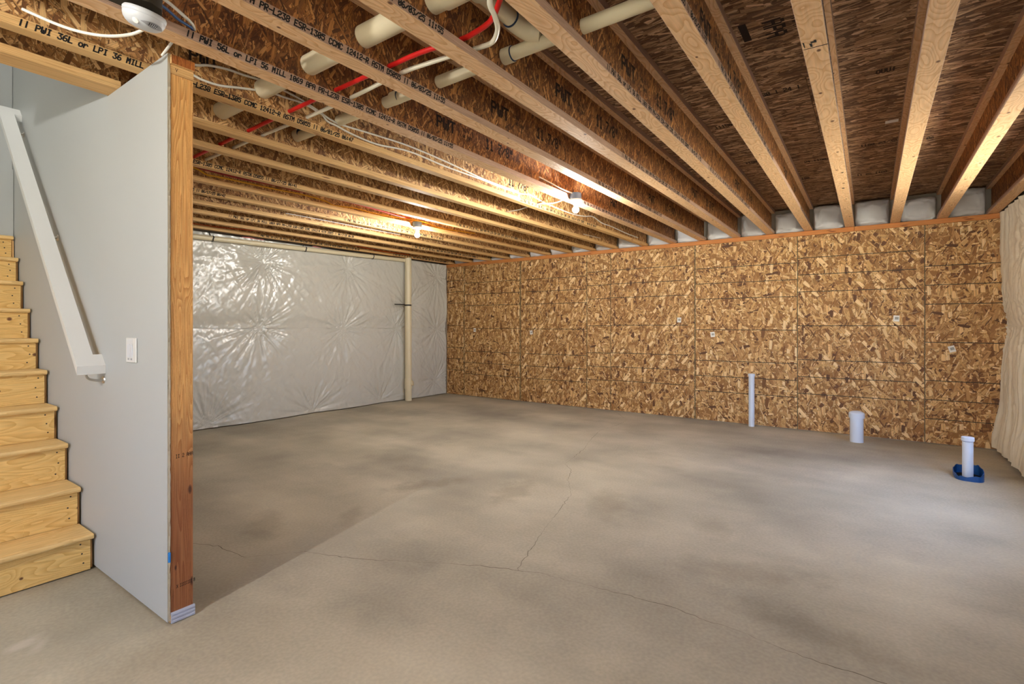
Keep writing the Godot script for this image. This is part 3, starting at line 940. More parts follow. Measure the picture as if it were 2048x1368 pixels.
func build_blankets() -> void:
	var base := func(x: float) -> float: return -6.455 - (6.98 - x) * 0.030
	var ups := [Vector2(1.0, 2.1), Vector2(2.3, 2.08), Vector2(3.59, 2.098), Vector2(4.876, 2.12), Vector2(6.765, 2.141), Vector2(6.06, 1.588), Vector2(2.28, 1.22), Vector2(3.532, 1.232), Vector2(4.796, 1.20), Vector2(5.845, 1.20), Vector2(6.765, 1.18), Vector2(1.0, 1.22)]
	var lows := [Vector2(1.0, 1.22), Vector2(2.28, 1.22), Vector2(3.532, 1.232), Vector2(4.796, 1.20), Vector2(5.845, 1.20), Vector2(6.765, 1.18), Vector2(6.742, 0.285), Vector2(2.9, 0.05), Vector2(4.3, 0.03), Vector2(5.5, 0.04)]
	blanket("insulation_blanket", "upper row of glossy white plastic-faced insulation on the back wall", 1.0, 6.978, 1.222, 2.375, ups, base, 1.0, M.blanket, 0.0145, 201, 1.235)
	blanket("insulation_blanket", "lower row of glossy white plastic-faced insulation on the back wall, down to the floor", 1.0, 6.978, 0.012, 1.238, lows, base, 1.0, M.blanket, 0.0145, 211, 1.235)
	var near := func(_x: float) -> float: return 1.135
	blanket("insulation_blanket", "upper cream plastic-faced insulation hanging on the right wall at the frame edge", 5.4, 6.982, 1.225, 2.375, [Vector2(5.97, 2.03), Vector2(5.97, 1.25), Vector2(6.9, 1.25)], near, -1.0, M.blanket_cream, 0.015, 221, 1.24, 1.0)
	blanket("insulation_blanket", "lower cream plastic-faced insulation on the right wall, sagging onto the floor", 5.4, 6.982, 0.03, 1.24, [Vector2(5.97, 1.25), Vector2(6.9, 1.25)], near, -1.0, M.blanket_cream, 0.015, 231, 1.24, 1.4)

# ---------------------------------------------------------------- stairs, rail, switch
func build_stairs() -> void:
	var ys := [0.19, 0.39, 0.595, 0.784, 0.984, 1.172, 1.362, 1.548, 1.715, 1.876]
	var zs := [-3.235, -3.440, -3.655, -3.855, -4.055, -4.245, -4.435, -4.61, -4.735, -4.86]
	var o := thing("staircase", "straight flight of unfinished yellow pine stairs climbing beside the white partition", "staircase", Vector3(0.43, 0, -4.0))
	var xr := 0.89
	for k in 10:
		var y: float = ys[k]
		var z: float = zs[k]
		var zb: float = zs[k + 1] - 0.03 if k < 9 else -4.92
		var t := MB.new()
		var sec := []
		var th := 0.026
		for a in 7:
			var an := -PI / 2 + PI * a / 6.0
			sec.append(Vector2(z - 0.010 + 0.010 * cos(an), y - th * 0.5 + th * 0.5 * sin(an)))
		sec.append(Vector2(zb, y)); sec.append(Vector2(zb, y - th))
		t.run(sec, -0.055, xr, 0.0, 0.0, Vector2(k * 0.37, 0))
		part("tread", [[t, M.tread]], o)
		var r := MB.new()
		var y0: float = 0.006 if k == 0 else ys[k - 1]
		r.box(Vector3(-0.055, y0, z - 0.05), Vector3(xr - 0.006, y - th, z - 0.031), 0.001, 0, Vector2(k * 0.43, k * 0.171))
		var m := part("riser", [[r, M.pine]], o)
		var nl := MB.new()
		for q in 3:
			var yn: float = lerpf(y0 + 0.04, y - th - 0.02, q / 2.0)
			nl.lathe(Vector3(xr - 0.035 - 0.006 * ((k + q) % 3), yn, z - 0.0312), Vector3(0, 0, 1), [Vector2(0.0042, 0), Vector2(0.0038, 0.0006), Vector2(0.0001, 0.0007)], 8)
		part("nail_heads", [[nl, M.iron]], m)
	for side in [[0.872, 0.898], [-0.056, -0.03]]:
		var st := MB.new()
		for k in 10:
			var y0: float = 0.004 if k == 0 else ys[k - 1] - 0.3
			var zb: float = zs[k + 1] - 0.055 if k < 9 else -4.9
			st.box(Vector3(side[0], maxf(y0, 0.004), zb), Vector3(side[1], ys[k] - 0.027, zs[k] - 0.056), 0.0, 1)
		part("stringer", [[st, M.flange_yellow]], o)
	# handrail
	var h := thing("handrail", "white painted handrail sloping up the partition wall above the stairs", "handrail", Vector3(0.84, 1.05, -3.1))
	var slope := -1.015
	var rl := MB.new()
	var zA := -3.112
	var zB := -4.76
	var yA := 1.056
	var yB := yA + slope * (zB - zA)
	var tk := 0.042
	var prism := func(b: MB, xa: float, xb: float, z0: float, z1: float) -> void:
		var y0: float = yA + slope * (z0 - zA)
		var y1: float = yA + slope * (z1 - zA)
		var c := 0.004
		var pr := [Vector3(xa, y0, z0), Vector3(xa, y1, z1), Vector3(xa, y1 - tk, z1), Vector3(xa, y0 - tk, z0)]
		var pq := []
		for p in pr: pq.append(Vector3(xb, p.y, p.z))
		var cen: Vector3 = (pr[0] + pr[2] + pq[0] + pq[2]) * 0.25
		b.poly(pr, Vector3.LEFT, 2); b.poly(pq, Vector3.RIGHT, 2)
		for i in 4:
			var j := (i + 1) % 4
			b.poly([pr[i], pr[j], pq[j], pq[i]], (pr[i] + pr[j]) * 0.5 + Vector3(cen.x - xa, 0, 0) - cen, 2)
	prism.call(rl, 0.79, 0.865, zA, zB)
	prism.call(rl, 0.865, PX - 0.0005, zA, zA - 0.052)
	prism.call(rl, 0.865, PX - 0.0005, zB + 0.052, zB)
	part("rail", [[rl, M.rail]], h)
	for q in [-3.138, -3.90, -4.66]:
		var k := MB.new()
		var y: float = yA + slope * (q - zA) - tk - (0.014 if q > -3.2 else 0.0)
		k.lathe(Vector3(PX - 0.0005, y - 0.045, q), Vector3.LEFT, [Vector2(0.001, 0.006), Vector2(0.016, 0.005), Vector2(0.019, 0)], 16)
		k.tube(smooth([Vector3(PX - 0.004, y - 0.045, q), Vector3(0.875, y - 0.046, q), Vector3(0.84, y - 0.034, q), Vector3(0.828, y - 0.004, q)]), 0.0055, 8)
		k.box(Vector3(0.805, y - 0.006, q - 0.012), Vector3(0.85, y - 0.001 + 0.004, q + 0.012), 0.001)
		part("bracket", [[k, M.nickel]], h, "brushed metal bracket")
	# switch plate
	var sw := thing("switch_plate", "white wall switch plate with two narrow levers on the partition", "light switch", Vector3(PX, 1.08, -2.765))
	var pl := MB.new()
	pl.box(Vector3(PX - 0.007, 1.083, -2.826), Vector3(PX - 0.0003, 1.196, -2.710), 0.0025, 1)
	part("plate", [[pl, M.rail]], sw)
	for k in 2:
		var lv := MB.new()
		var z := -2.808 + k * 0.034
		lv.box(Vector3(PX - 0.010, 1.106, z), Vector3(PX - 0.0065, 1.168, z + 0.029), 0.0012, 1)
		part("lever", [[lv, M.detector]], sw)
		var md := MB.new()
		md.box(Vector3(PX - 0.0079, 1.094, z + 0.004), Vector3(PX - 0.0066, 1.103, z + 0.022), 0.0005, 1)
		part("label_strip", [[md, M.detector_grey]], sw)
	var lo := MB.new()
	for k in 4: lo.box(Vector3(PX - 0.0085, 1.171 + k * 0.005, -2.808), Vector3(PX - 0.0066, 1.1735 + k * 0.005, -2.745), 0.0004, 1)
	part("louver", [[lo, M.detector]], sw)

# ---------------------------------------------------------------- ceiling fittings
func bare_bulb(label: String, at: Vector3, energy: float, group: String) -> void:
	# at = centre of the bulb; its holder and octagon box rise above it to the joist side
	var o := thing("bare_bulb_light", label, "light", at + Vector3(0, 0.2, 0), group)
	var b := MB.new()
	b.lathe(at + Vector3(0, 0.088, 0), Vector3.UP, [Vector2(0.0, 0.0), Vector2(0.052, 0.0), Vector2(0.052, 0.055), Vector2(0.0, 0.055)], 8)
	part("junction_box", [[b, M.box_blue]], o)
	var d := MB.new()
	d.lathe(at + Vector3(0, 0.086, 0), Vector3.DOWN, [Vector2(0.0, 0.0), Vector2(0.058, 0.0), Vector2(0.058, 0.006), Vector2(0.05, 0.016), Vector2(0.026, 0.022), Vector2(0.022, 0.045), Vector2(0.0, 0.045)], 28)
	part("lamp_holder", [[d, M.porcelain]], o)
	var g := MB.new()
	var prof := [Vector2(0.0135, 0.046), Vector2(0.0145, 0.034)]
	for k in 11:
		var a := PI * (0.19 + 0.81 * k / 10.0)
		prof.append(Vector2(maxf(0.031 * sin(a), 0.0002), 0.031 * cos(a) - 0.002))
	prof.reverse()
	g.lathe(at, Vector3.UP, prof, 24)
	part("bulb", [[g, M.bulb]], o)
	lamp(at, energy, Color(1.0, 0.99, 0.965), 0.02)

func build_fittings() -> void:
	bare_bulb("lit bare bulb in a white lampholder nearest the camera, below the printed joist", Vector3(4.02, 2.288, -2.1385), BULB, "bare bulbs on the ceiling")
	bare_bulb("lit bare bulb in a white lampholder farther back, near the insulated wall", Vector3(4.10, 2.288, -4.207), BULB, "bare bulbs on the ceiling")
	bare_bulb("lit bare bulb above the foot of the stairs, left of the frame", Vector3(-1.20, 2.25, -1.875), STAIR_BULB, "bare bulbs on the ceiling")
	# smoke detector under its box on the joist side
	var o := thing("smoke_detector", "round white smoke detector hanging from a dark ceiling box", "smoke detector", Vector3(0.71, 2.32, -2.06))
	var ax := Vector3(-0.05, -1, -0.30).normalized()
	var at := Vector3(0.705, 2.336, -2.049)
	var b := MB.new()
	b.lathe(at, ax, [Vector2(0.0, 0.0), Vector2(0.060, 0.0), Vector2(0.064, 0.006), Vector2(0.064, 0.014), Vector2(0.061, 0.018)], 40)
	part("base", [[b, M.detector]], o)
	var d := MB.new()
	d.lathe(at, ax, [Vector2(0.0625, 0.018), Vector2(0.0615, 0.026), Vector2(0.058, 0.035), Vector2(0.051, 0.044), Vector2(0.042, 0.050), Vector2(0.030, 0.054), Vector2(0.015, 0.056), Vector2(0.0, 0.0563)], 40)
	part("cover", [[d, M.detector]], o)
	# button, slits and a grey crescent painting recess shade, on the room side
	var cd := Vector3(-0.33, 0, 0.94)
	cd = (cd - ax * cd.dot(ax)).normalized()
	var sd := ax.cross(cd).normalized()
	if sd.dot(Vector3(0.94, 0, 0.33)) < 0.0: sd = -sd
	var dome := [[0.020, 0.0623], [0.026, 0.0615], [0.035, 0.058], [0.044, 0.051], [0.050, 0.042], [0.054, 0.030]]
	var on := func(deg: float, hh: float, lift: float) -> Vector3:
		var rr := 0.03
		for k in dome.size() - 1:
			if hh >= dome[k][0] and hh <= dome[k + 1][0]: rr = lerpf(dome[k][1], dome[k + 1][1], (hh - dome[k][0]) / (dome[k + 1][0] - dome[k][0]))
		return at + ax * (hh + lift * 0.6) + (cd * cos(deg_to_rad(deg)) + sd * sin(deg_to_rad(deg))) * (rr + lift)
	var bu := MB.new()
	bu.lathe(on.call(-22.0, 0.0455, -0.001), (cd * cos(0.38) - sd * sin(0.38) + ax).normalized(), [Vector2(0.0, 0.004), Vector2(0.009, 0.003), Vector2(0.010, 0.0)], 20)
	part("test_button", [[bu, M.porcelain]], o)
	var crescent := MB.new()
	for k in 12:
		var d0 := -5.0 + k * 7.5
		var d1 := d0 + 7.5
		var w0 := 0.009 * sin(PI * clampf((k + 0.15) / 12.0, 0.02, 1.0))
		var w1 := 0.009 * sin(PI * clampf((k + 1.15) / 12.0, 0.02, 0.99))
		crescent.poly([on.call(d0, 0.041 - w0, 0.0012), on.call(d1, 0.041 - w1, 0.0012), on.call(d1, 0.041 + w1 * 0.8, 0.0012), on.call(d0, 0.041 + w0 * 0.8, 0.0012)], cd + ax)
	part("recess_shade", [[crescent, M.detector_grey]], o)
	for k in 5:
		var vt := MB.new()
		var d0 := 20.0 + k * 6.0
		vt.poly([on.call(d0, 0.036, 0.002), on.call(d0 + 2.4, 0.036, 0.002), on.call(d0 + 2.4, 0.045, 0.002), on.call(d0, 0.045, 0.002)], cd + ax)
		part("vent", [[vt, M.iron]], o)
	var bx := thing("junction_box", "dark octagonal ceiling box above the smoke detector", "electrical box", Vector3(0.71, 2.36, -2.06))
	var c := MB.new()
	c.lathe(Vector3(0.708, 2.356, -2.063), Vector3.UP, [Vector2(0.0, 0), Vector2(0.054, 0), Vector2(0.056, 0.09), Vector2(0.0, 0.09)], 8)
	c.box(Vector3(0.64, 2.40, -2.198), Vector3(0.77, 2.424, -2.10), 0.001)
	part("box", [[c, M.box_dark]], bx)

func cable(called: String, label: String, pts: Array, r: float, m: Material, cat := "cable", flat := 1.0, group := "") -> Node3D:
	var o := thing(called, label, cat, pts[pts.size() / 2], group)
	var b := MB.new()
	b.tube(smooth(pts, 7), r, 8, true, flat)
	part("sheath" if cat == "cable" else "pipe_run", [[b, m]], o)
	return o

func v3(a: Array, z: float) -> Array:
	var out := []
	for p in a: out.append(Vector3(p[0], p[1], z + (p[2] if p.size() > 2 else 0.0)))
	return out

# points along the near side of a narrow joist's web
func web_run(a: Array, zr2: float, slope: float) -> Array:
	var out := []
	for p in a: out.append(Vector3(p[0], p[1], zr2 - 0.032 + slope * (p[0] - 2.0) + 0.0095 + (p[2] if p.size() > 2 else 0.0)))
	return out

func build_services() -> void:
	# drains across the joists
	var o := thing("drain_pipe", "large cream plastic drain pipe crossing the joists at upper left", "pipe", Vector3(1.46, 2.53, -2.0), "cream plastic drain pipes")
	var b := MB.new()
	b.tube([Vector3(1.46, 2.545, 0.6), Vector3(1.46, 2.53, -2.0), Vector3(1.46, 2.515, -3.3)], 0.0475, 28)
	part("pipe_run", [[b, M.pvc]], o)
	for z in [-1.30, -3.24]:
		var c := MB.new()
		c.tube([Vector3(1.46, 2.535, z + 0.05), Vector3(1.46, 2.534, z - 0.05)], 0.0535, 28)
		part("coupling", [[c, M.pvc]], o)
	o = thing("drain_pipe", "slimmer cream plastic drain pipe with blue-ringed couplings crossing the joists", "pipe", Vector3(1.937, 2.52, -1.6), "cream plastic drain pipes")
	b = MB.new()
	b.tube([Vector3(1.937, 2.53, 0.8), Vector3(1.937, 2.52, -1.5), Vector3(1.937, 2.505, -3.3)], 0.0305, 24)
	part("pipe_run", [[b, M.pvc]], o)
	for z in [-1.36, -2.125, -3.065]:
		var c := MB.new()
		c.tube([Vector3(1.937, 2.52, z), Vector3(1.937, 2.52, z - 0.055)], 0.0365, 24)
		var m := part("coupling", [[c, M.pvc]], o)
		var r := MB.new()
		r.tube([Vector3(1.937, 2.52, z + 0.004), Vector3(1.937, 2.52, z - 0.0005)], 0.0345, 24)
		part("primer_ring", [[r, M.primer]], m, "dark blue primer ring")
	o = thing("drain_branch", "short cream branch pipe with an elbow joining the two drain pipes", "pipe", Vector3(1.7, 2.57, -1.28))
	b = MB.new()
	b.tube([Vector3(1.50, 2.60, -1.285), Vector3(1.84, 2.585, -1.27)], 0.036, 24)
	part("pipe_run", [[b, M.pvc]], o)
	var el := MB.new()
	el.tube(smooth([Vector3(1.80, 2.587, -1.272), Vector3(1.86, 2.583, -1.268), Vector3(1.905, 2.567, -1.24), Vector3(1.925, 2.548, -1.19)]), 0.043, 24)
	var em := part("elbow", [[el, M.pvc]], o)
	var er := MB.new()
	er.tube([Vector3(1.797, 2.587, -1.272), Vector3(1.792, 2.587, -1.272)], 0.0412, 24)
	part("primer_ring", [[er, M.primer]], em)
	var hub := MB.new()
	hub.tube([Vector3(1.49, 2.60, -1.285), Vector3(1.60, 2.597, -1.281)], 0.045, 24)
	part("coupling", [[hub, M.pvc]], o)
	# water pipes
	cable("water_pipe", "red flexible water pipe running across the joists", [Vector3(1.43, 2.465, -0.70), Vector3(1.45, 2.463, -0.97), Vector3(1.48, 2.462, -1.07), Vector3(1.513, 2.459, -1.12), Vector3(1.548, 2.445, -1.17), Vector3(1.579, 2.44, -1.23), Vector3(1.607, 2.447, -1.33), Vector3(1.63, 2.462, -1.42), Vector3(1.605, 2.461, -1.62), Vector3(1.602, 2.459, -1.83), Vector3(1.609, 2.461, -2.238), Vector3(1.612, 2.457, -2.66), Vector3(1.617, 2.45, -3.115), Vector3(1.623, 2.445, -3.485), Vector3(1.64, 2.447, -3.905), Vector3(1.64, 2.447, -4.6)], 0.011, M.red_pipe, "pipe", 1.0, "water pipes")
	cable("water_pipe", "white flexible water pipe bending down beside the red one", [Vector3(1.35, 2.455, -0.70), Vector3(1.37, 2.455, -0.97), Vector3(1.40, 2.44, -1.05), Vector3(1.45, 2.421, -1.12), Vector3(1.522, 2.411, -1.15), Vector3(1.591, 2.41, -1.19), Vector3(1.663, 2.42, -1.27), Vector3(1.71, 2.452, -1.37), Vector3(1.715, 2.462, -1.45), Vector3(1.685, 2.457, -1.65), Vector3(1.674, 2.456, -1.83), Vector3(1.703, 2.457, -2.238), Vector3(1.72, 2.46, -2.66), Vector3(1.703, 2.449, -3.115), Vector3(1.708, 2.446, -3.485), Vector3(1.721, 2.45, -3.905), Vector3(1.721, 2.45, -4.6)], 0.0105, M.white_pipe, "pipe", 1.0, "water pipes")
	# cables
	cable("cable", "white cable sagging from the upper left joist to the smoke detector", [Vector3(0.50, 2.44, -2.60), Vector3(0.584, 2.395, -2.52), Vector3(0.64, 2.365, -2.44), Vector3(0.70, 2.36, -2.38), Vector3(0.76, 2.38, -2.33), Vector3(0.80, 2.41, -2.27)], 0.0058, M.cable_white, "cable", 1.0, "ceiling cables")
	cable("cable", "white cable behind the stud head, rising to the joist above", [Vector3(0.908, 2.40, -2.46), Vector3(0.918, 2.43, -2.42), Vector3(0.93, 2.47, -2.36), Vector3(0.94, 2.51, -2.30)], 0.0055, M.cable_white, "cable", 1.0, "ceiling cables")
	cable("cable", "short white cable right of the dark ceiling box at upper left", [Vector3(0.735, 2.44, -2.09), Vector3(0.80, 2.455, -2.13), Vector3(0.86, 2.455, -2.165), Vector3(0.915, 2.452, -2.2), Vector3(0.94, 2.45, -2.234)], 0.006, M.cable_white, "cable", 1.0, "ceiling cables")
	cable("cable", "blue cable looping right of the dark ceiling box at upper left", [Vector3(0.74, 2.42, -2.09), Vector3(0.80, 2.425, -2.13), Vector3(0.855, 2.425, -2.165), Vector3(0.91, 2.435, -2.2), Vector3(0.935, 2.445, -2.236)], 0.0055, M.cable_blue, "cable", 1.0, "ceiling cables")
	var c1 := [[1.03, 2.50], [1.121, 2.511], [1.186, 2.536], [1.275, 2.553], [1.357, 2.557], [1.442, 2.565], [1.54, 2.562], [1.651, 2.551], [1.737, 2.533], [1.81, 2.514], [1.878, 2.495], [1.958, 2.49], [2.177, 2.504], [2.492, 2.518], [2.873, 2.508], [3.294, 2.484], [3.569, 2.48], [3.85, 2.485]]
	cable("cable", "upper of two white cables stapled along the joist towards the front bulb", web_run(c1, -2.635, 0.0094), 0.0062, M.cable_white, "cable", 1.0, "ceiling cables")
	var c2 := [[1.03, 2.465], [1.115, 2.46], [1.157, 2.453], [1.239, 2.457], [1.337, 2.482], [1.497, 2.519], [1.583, 2.523], [1.689, 2.53], [1.769, 2.518], [1.819, 2.505], [1.853, 2.479], [1.922, 2.471], [2.031, 2.455], [2.228, 2.449], [2.504, 2.481], [2.873, 2.47], [3.294, 2.472], [3.569, 2.467], [3.876, 2.475], [4.022, 2.498], [4.068, 2.496], [4.282, 2.474], [4.415, 2.469], [4.849, 2.464], [5.149, 2.488], [5.352, 2.52], [5.598, 2.486], [5.864, 2.487], [6.299, 2.471], [6.721, 2.469]]
	cable("cable", "lower white cable that runs past the front bulb towards the strand-board wall", web_run(c2, -2.635, 0.0094), 0.0062, M.cable_white, "cable", 1.0, "ceiling cables")
	cable("cable", "short white cable feeding the front bulb's box from the joist behind", [Vector3(3.55, 2.478, -2.225), Vector3(3.72, 2.468, -2.22), Vector3(3.85, 2.45, -2.20), Vector3(3.97, 2.425, -2.15)], 0.0062, M.cable_white, "cable", 1.0, "ceiling cables")
	cable("cable", "white cable crossing under the joists left of the front bulb", [Vector3(4.10, 2.44, -2.235), Vector3(4.19, 2.425, -2.45), Vector3(4.17, 2.435, -2.655), Vector3(4.24, 2.43, -2.88), Vector3(4.29, 2.44, -3.09)], 0.0058, M.cable_white, "cable", 1.0, "ceiling cables")
	cable("cable", "short white cable beside the rear bulb", web_run([[4.309, 2.50], [4.486, 2.507], [4.663, 2.52]], -4.30, 0.02), 0.0062, M.cable_white, "cable", 1.0, "ceiling cables")
	cable("cable", "white cable end by the batts at the far joist ends", web_run([[6.0, 2.46], [6.3, 2.47], [6.5, 2.475]], -3.09, 0.0092), 0.004, M.cable_white, "cable", 1.0, "ceiling cables")
	var ye := [[1.5, 2.52], [1.809, 2.492], [1.905, 2.459], [2.004, 2.461], [2.328, 2.463], [2.493, 2.465], [2.747, 2.471], [2.968, 2.46], [3.07, 2.435], [3.3, 2.452], [3.636, 2.444], [4.047, 2.464], [4.294, 2.469], [4.535, 2.442], [4.811, 2.453], [5.197, 2.472]]
	cable("cable", "yellow cable along the joist to the rear bulb", web_run(ye, -4.30, 0.02), 0.006, M.cable_yellow, "cable", 1.0, "ceiling cables")
	var re := [[1.5, 2.52], [1.818, 2.5], [2.15, 2.49], [2.493, 2.501], [2.656, 2.495], [2.883, 2.506], [3.175, 2.501], [3.397, 2.497], [3.671, 2.486], [3.93, 2.474], [4.06, 2.48]]
	cable("cable", "dark red cable above the yellow one, ending at the rear bulb", web_run(re, -4.30, 0.02), 0.0075, M.cable_red, "cable", 1.0, "ceiling cables")
	var oc := [[2.675, 2.437], [2.93, 2.437], [3.35, 2.462], [3.75, 2.484], [4.4, 2.49], [5.24, 2.446], [5.54, 2.44], [5.97, 2.445]]
	cable("cable", "thin orange cable behind the last joists above the insulated wall", web_run(oc, -6.40, 0.027), 0.0065, M.cable_orange, "cable", 1.0, "ceiling cables")
	cable("cable", "thin grey cable along a back joist above the insulated wall", v3([[3.0, 2.44], [3.5, 2.444], [4.1, 2.444], [4.6, 2.45]], -5.03), 0.004, M.pvc_grey, "cable", 1.0, "ceiling cables")
	# pipes on the back wall
	o = thing("vent_pipe", "white pipe running level along the top of the insulated back wall", "pipe", Vector3(4.0, 2.32, -6.36))
	b = MB.new()
	b.tube([Vector3(1.1, 2.265, -6.455), Vector3(3.3, 2.306, -6.415), Vector3(5.92, 2.352, -6.365)], 0.030, 18)
	part("pipe_run", [[b, M.pvc]], o)
	for q in [[2.898, 2.300], [4.104, 2.321], [5.255, 2.341]]:
		var s := MB.new()
		var z: float = -6.455 + (q[0] - 1.1) * 0.0187
		var pts := []
		for k in 13:
			var a := PI * 0.75 + TAU * 0.62 * k / 12.0
			pts.append(Vector3(q[0] + 0.004 * sin(k * 1.2), q[1] + 0.034 * sin(a), z + 0.034 * cos(a + PI)))
		pts.append(Vector3(q[0] - 0.03, q[1] + 0.075, z - 0.02))
		s.tube(pts, 0.0065, 6)
		part("hanger", [[s, M.iron]], o, "dark wire hanger")
	o = thing("soil_stack", "tall white waste stack standing against the insulated back wall", "pipe", Vector3(5.97, 0, -6.34))
	b = MB.new()
	b.tube([Vector3(5.972, 0.0, -6.338), Vector3(5.966, 2.395, -6.338)], 0.056, 28)
	part("pipe_run", [[b, M.pvc]], o)
	var cl := MB.new()
	cl.tube([Vector3(5.97, 0.20, -6.338), Vector3(5.97, 0.37, -6.338)], 0.063, 28)
	cl.tube([Vector3(5.97, 0.27, -6.338), Vector3(6.02, 0.30, -6.27)], 0.045, 20)
	part("cleanout_tee", [[cl, M.pvc]], o)
	var sp := MB.new()
	sp.tube([Vector3(5.965, 1.588, -6.338), Vector3(5.965, 1.612, -6.338)], 0.058, 24)
	sp.box(Vector3(5.70, 1.600, -6.375), Vector3(5.93, 1.618, -6.365), 0.001)
	part("strap", [[sp, M.iron]], o, "dark metal strap")
	# stubs through the floor
	stub("slender white plastic pipe stub standing tall against the strand-board wall", Vector3(6.90, 0, -1.205), 0.034, 0.66, 0.0395, false)
	stub("thick white plastic pipe stub with a domed cap near the strand-board wall", Vector3(6.63, 0, -0.115), 0.062, 0.335, 0.073, true)
	stub("white plastic pipe stub with a flat cap rising from the blue floor sleeve", Vector3(5.62, 0, 0.665), 0.036, 0.335, 0.042, false)
	var t := thing("floor_sleeve", "cut blue plastic floor sleeve around the right pipe stub", "floor sleeve", Vector3(5.60, 0, 0.665))
	var g := MB.new()
	var ring := func(a: float) -> Vector3:
		var s := Vector2(signf(cos(a)) * pow(absf(cos(a)), 0.6), signf(sin(a)) * pow(absf(sin(a)), 0.6))
		return Vector3(5.60 + 0.15 * s.x, 0, 0.665 + 0.092 * s.y)
	var wall_pts := 40
	for k in wall_pts:
		var a := TAU * k / wall_pts
		var e := TAU * (k + 1) / wall_pts
		var ha := 0.058 + 0.026 * cos(a - 0.7) + 0.006 * sin(a * 9.0)
		var he := 0.058 + 0.026 * cos(e - 0.7) + 0.006 * sin(e * 9.0)
		var p: Vector3 = ring.call(a)
		var q: Vector3 = ring.call(e)
		var cen := Vector3(5.60, 0, 0.665)
		var pi := cen + (p - cen) * 0.955
		var qi := cen + (q - cen) * 0.955
		g.poly([p, q, q + Vector3.UP * he, p + Vector3.UP * ha], p - cen)
		g.poly([pi, qi, qi + Vector3.UP * he, pi + Vector3.UP * ha], cen - p)
		g.poly([p + Vector3.UP * ha, q + Vector3.UP * he, qi + Vector3.UP * he, pi + Vector3.UP * ha], Vector3.UP)
	part("sleeve_wall", [[g, M.tub]], t)
	var hb := MB.new()
	var pit := []
	for k in 24:
		var p: Vector3 = ring.call(TAU * k / 24.0)
		pit.append(Vector3(5.60, 0, 0.665) + (p - Vector3(5.60, 0, 0.665)) * 0.95 + Vector3(0, 0.003, 0))
	hb.poly(pit, Vector3.UP)
	part("opening", [[hb, M.hole]], t, "dark opening inside the sleeve")

func stub(label: String, at: Vector3, r: float, h: float, cap_r: float, dome: bool) -> void:
	var o := thing("pipe_stub", label, "pipe", at, "white pipe stubs in the floor")
	var b := MB.new()
	b.tube([at, at + Vector3(0, h - 0.02, 0)], r, 26)
	part("pipe_run", [[b, M.pvc_daylit]], o)
	var c := MB.new()
	var hc := 0.075 if dome else 0.036
	var prof := [Vector2(r, h - hc), Vector2(cap_r, h - hc), Vector2(cap_r, h - (0.03 if dome else 0.006))]
	for k in 7:
		var a := PI / 2 * k / 6.0
		prof.append(Vector2(maxf(cap_r * cos(a), 0.0002), h - (0.03 if dome else 0.006) + (0.03 if dome else 0.006) * sin(a)))
	c.lathe(at, Vector3.UP, prof, 28)
	var cm := part("cap", [[c, M.pvc_daylit]], o)
	if h < 0.34 and not dome:
		var rg := MB.new()
		rg.tube([at + Vector3(0, h - hc - 0.004, 0), at + Vector3(0, h - hc + 0.001, 0)], r + 0.0022, 24)
		part("primer_ring", [[rg, M.cable_blue]], cm, "thin blue ring under the cap")

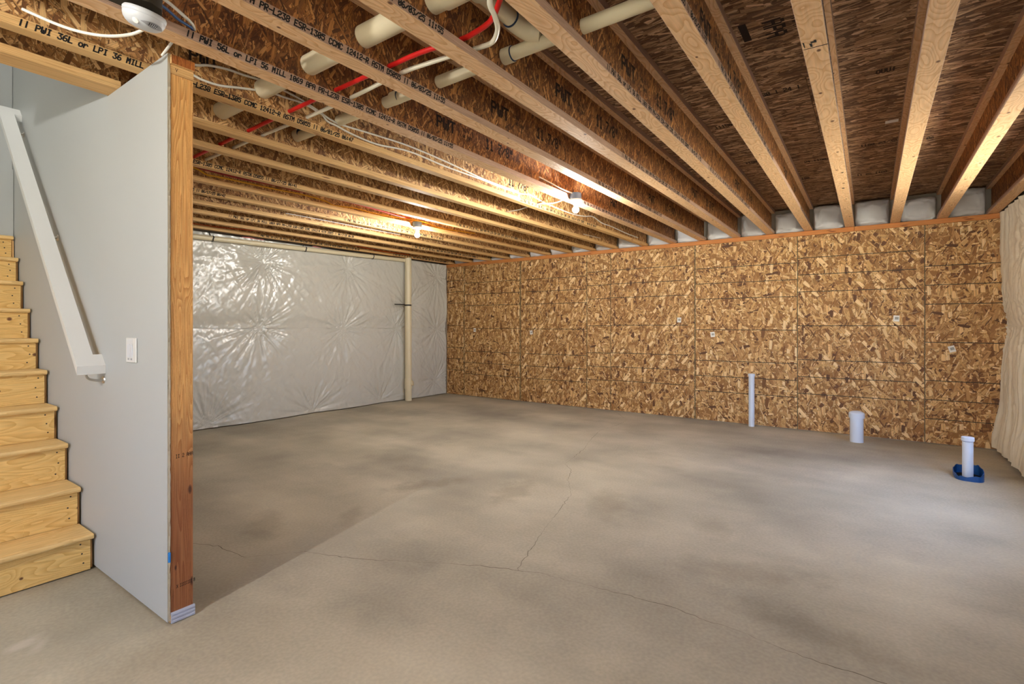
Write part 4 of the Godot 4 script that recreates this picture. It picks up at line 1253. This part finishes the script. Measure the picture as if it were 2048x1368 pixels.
func build_stickers() -> void:
	var q := [[1.181, -5.731, 0.05, "white barcode sticker on the strand-board wall, nearest the insulated back corner"], [1.146, -4.536, -0.1, "white barcode sticker second from the back corner on the strand-board wall"], [1.334, -2.128, 0.04, "white barcode sticker highest of the middle pair on the strand-board wall"], [1.14, -1.69, -0.1, "white barcode sticker up and left of the tall slender pipe stub"], [1.334, 0.24, 0.05, "white barcode sticker above the thick capped pipe stub"], [1.011, 0.703, -0.3, "tilted white barcode sticker nearest the cream insulation"]]
	for s in q:
		var c := Vector3(WALLX - 0.0032, s[0], s[1])
		var o := thing("sticker", s[3], "sticker", c, "barcode stickers on the strand-board wall")
		var up := Vector3(0, cos(s[2]), sin(s[2]))
		var rt := Vector3(0, -sin(s[2]), cos(s[2]))
		var b := MB.new()
		var hw := 0.027
		var hh := 0.033
		b.poly([c - rt * hw - up * hh, c + rt * hw - up * hh, c + rt * hw + up * hh, c - rt * hw + up * hh], Vector3.LEFT)
		part("paper", [[b, M.sticker]], o)
		var k := MB.new()
		var p := c + Vector3(-0.0004, 0, 0)
		var x := -0.012
		while x < 0.018:
			var w := 0.0012 + 0.0012 * absf(sin(x * 900.0))
			k.poly([p + rt * x - up * 0.012, p + rt * (x + w) - up * 0.012, p + rt * (x + w) + up * 0.016, p + rt * x + up * 0.016], Vector3.LEFT)
			x += w + 0.0016
		part("barcode", [[k, M.ink]], o)
	var o := thing("sticker", "small white label on the subfloor between the third and fourth joists from the right", "sticker", Vector3(4.46, H + DEPTH - 0.002, 0.135))
	var b := MB.new()
	var y := H + DEPTH - 0.0015
	b.poly([Vector3(4.43, y, 0.09), Vector3(4.49, y, 0.09), Vector3(4.49, y, 0.165), Vector3(4.43, y, 0.165)], Vector3.DOWN)
	part("paper", [[b, M.sticker]], o)

func _ready() -> void:
	var cam := Camera3D.new()
	cam.name = "camera"
	var a := 0.6137
	cam.transform = Transform3D(Basis(Vector3(sin(a), 0, cos(a)), Vector3.UP, Vector3(-cos(a), 0, sin(a))), Vector3(0, 1.25, 0))
	var near := 0.05
	var size := near * 1368.0 / 1015.5
	cam.set_frustum(size, Vector2(0, -size * (684.0 - 652.25) / 1368.0), near, 60.0)
	add_child(cam)
	cam.make_current()
	var env := Environment.new()
	env.background_mode = Environment.BG_SKY
	var sky := Sky.new()
	var sm := ProceduralSkyMaterial.new()
	sm.sky_top_color = Color(0.62, 0.72, 0.90)
	sm.sky_horizon_color = Color(0.84, 0.88, 0.92)
	sm.ground_bottom_color = Color(0.80, 0.78, 0.71)
	sm.ground_horizon_color = Color(0.84, 0.82, 0.77)
	sm.sky_energy_multiplier = SKY
	sm.ground_energy_multiplier = SKY * 1.2
	sky.sky_material = sm
	env.sky = sky
	env.tonemap_mode = Environment.TONE_MAPPER_LINEAR
	env.tonemap_exposure = EXPOSURE
	env.sdfgi_enabled = true
	env.ssao_enabled = true
	env.ssil_enabled = true
	var we := WorldEnvironment.new()
	we.name = "environment"
	we.environment = env
	add_child(we)
	rng.seed = 4242
	build_materials()
	build_floor()
	build_walls()
	build_ceiling()
	build_partition()
	build_blankets()
	build_joists()
	build_stairs()
	build_fittings()
	build_services()
	build_stickers()
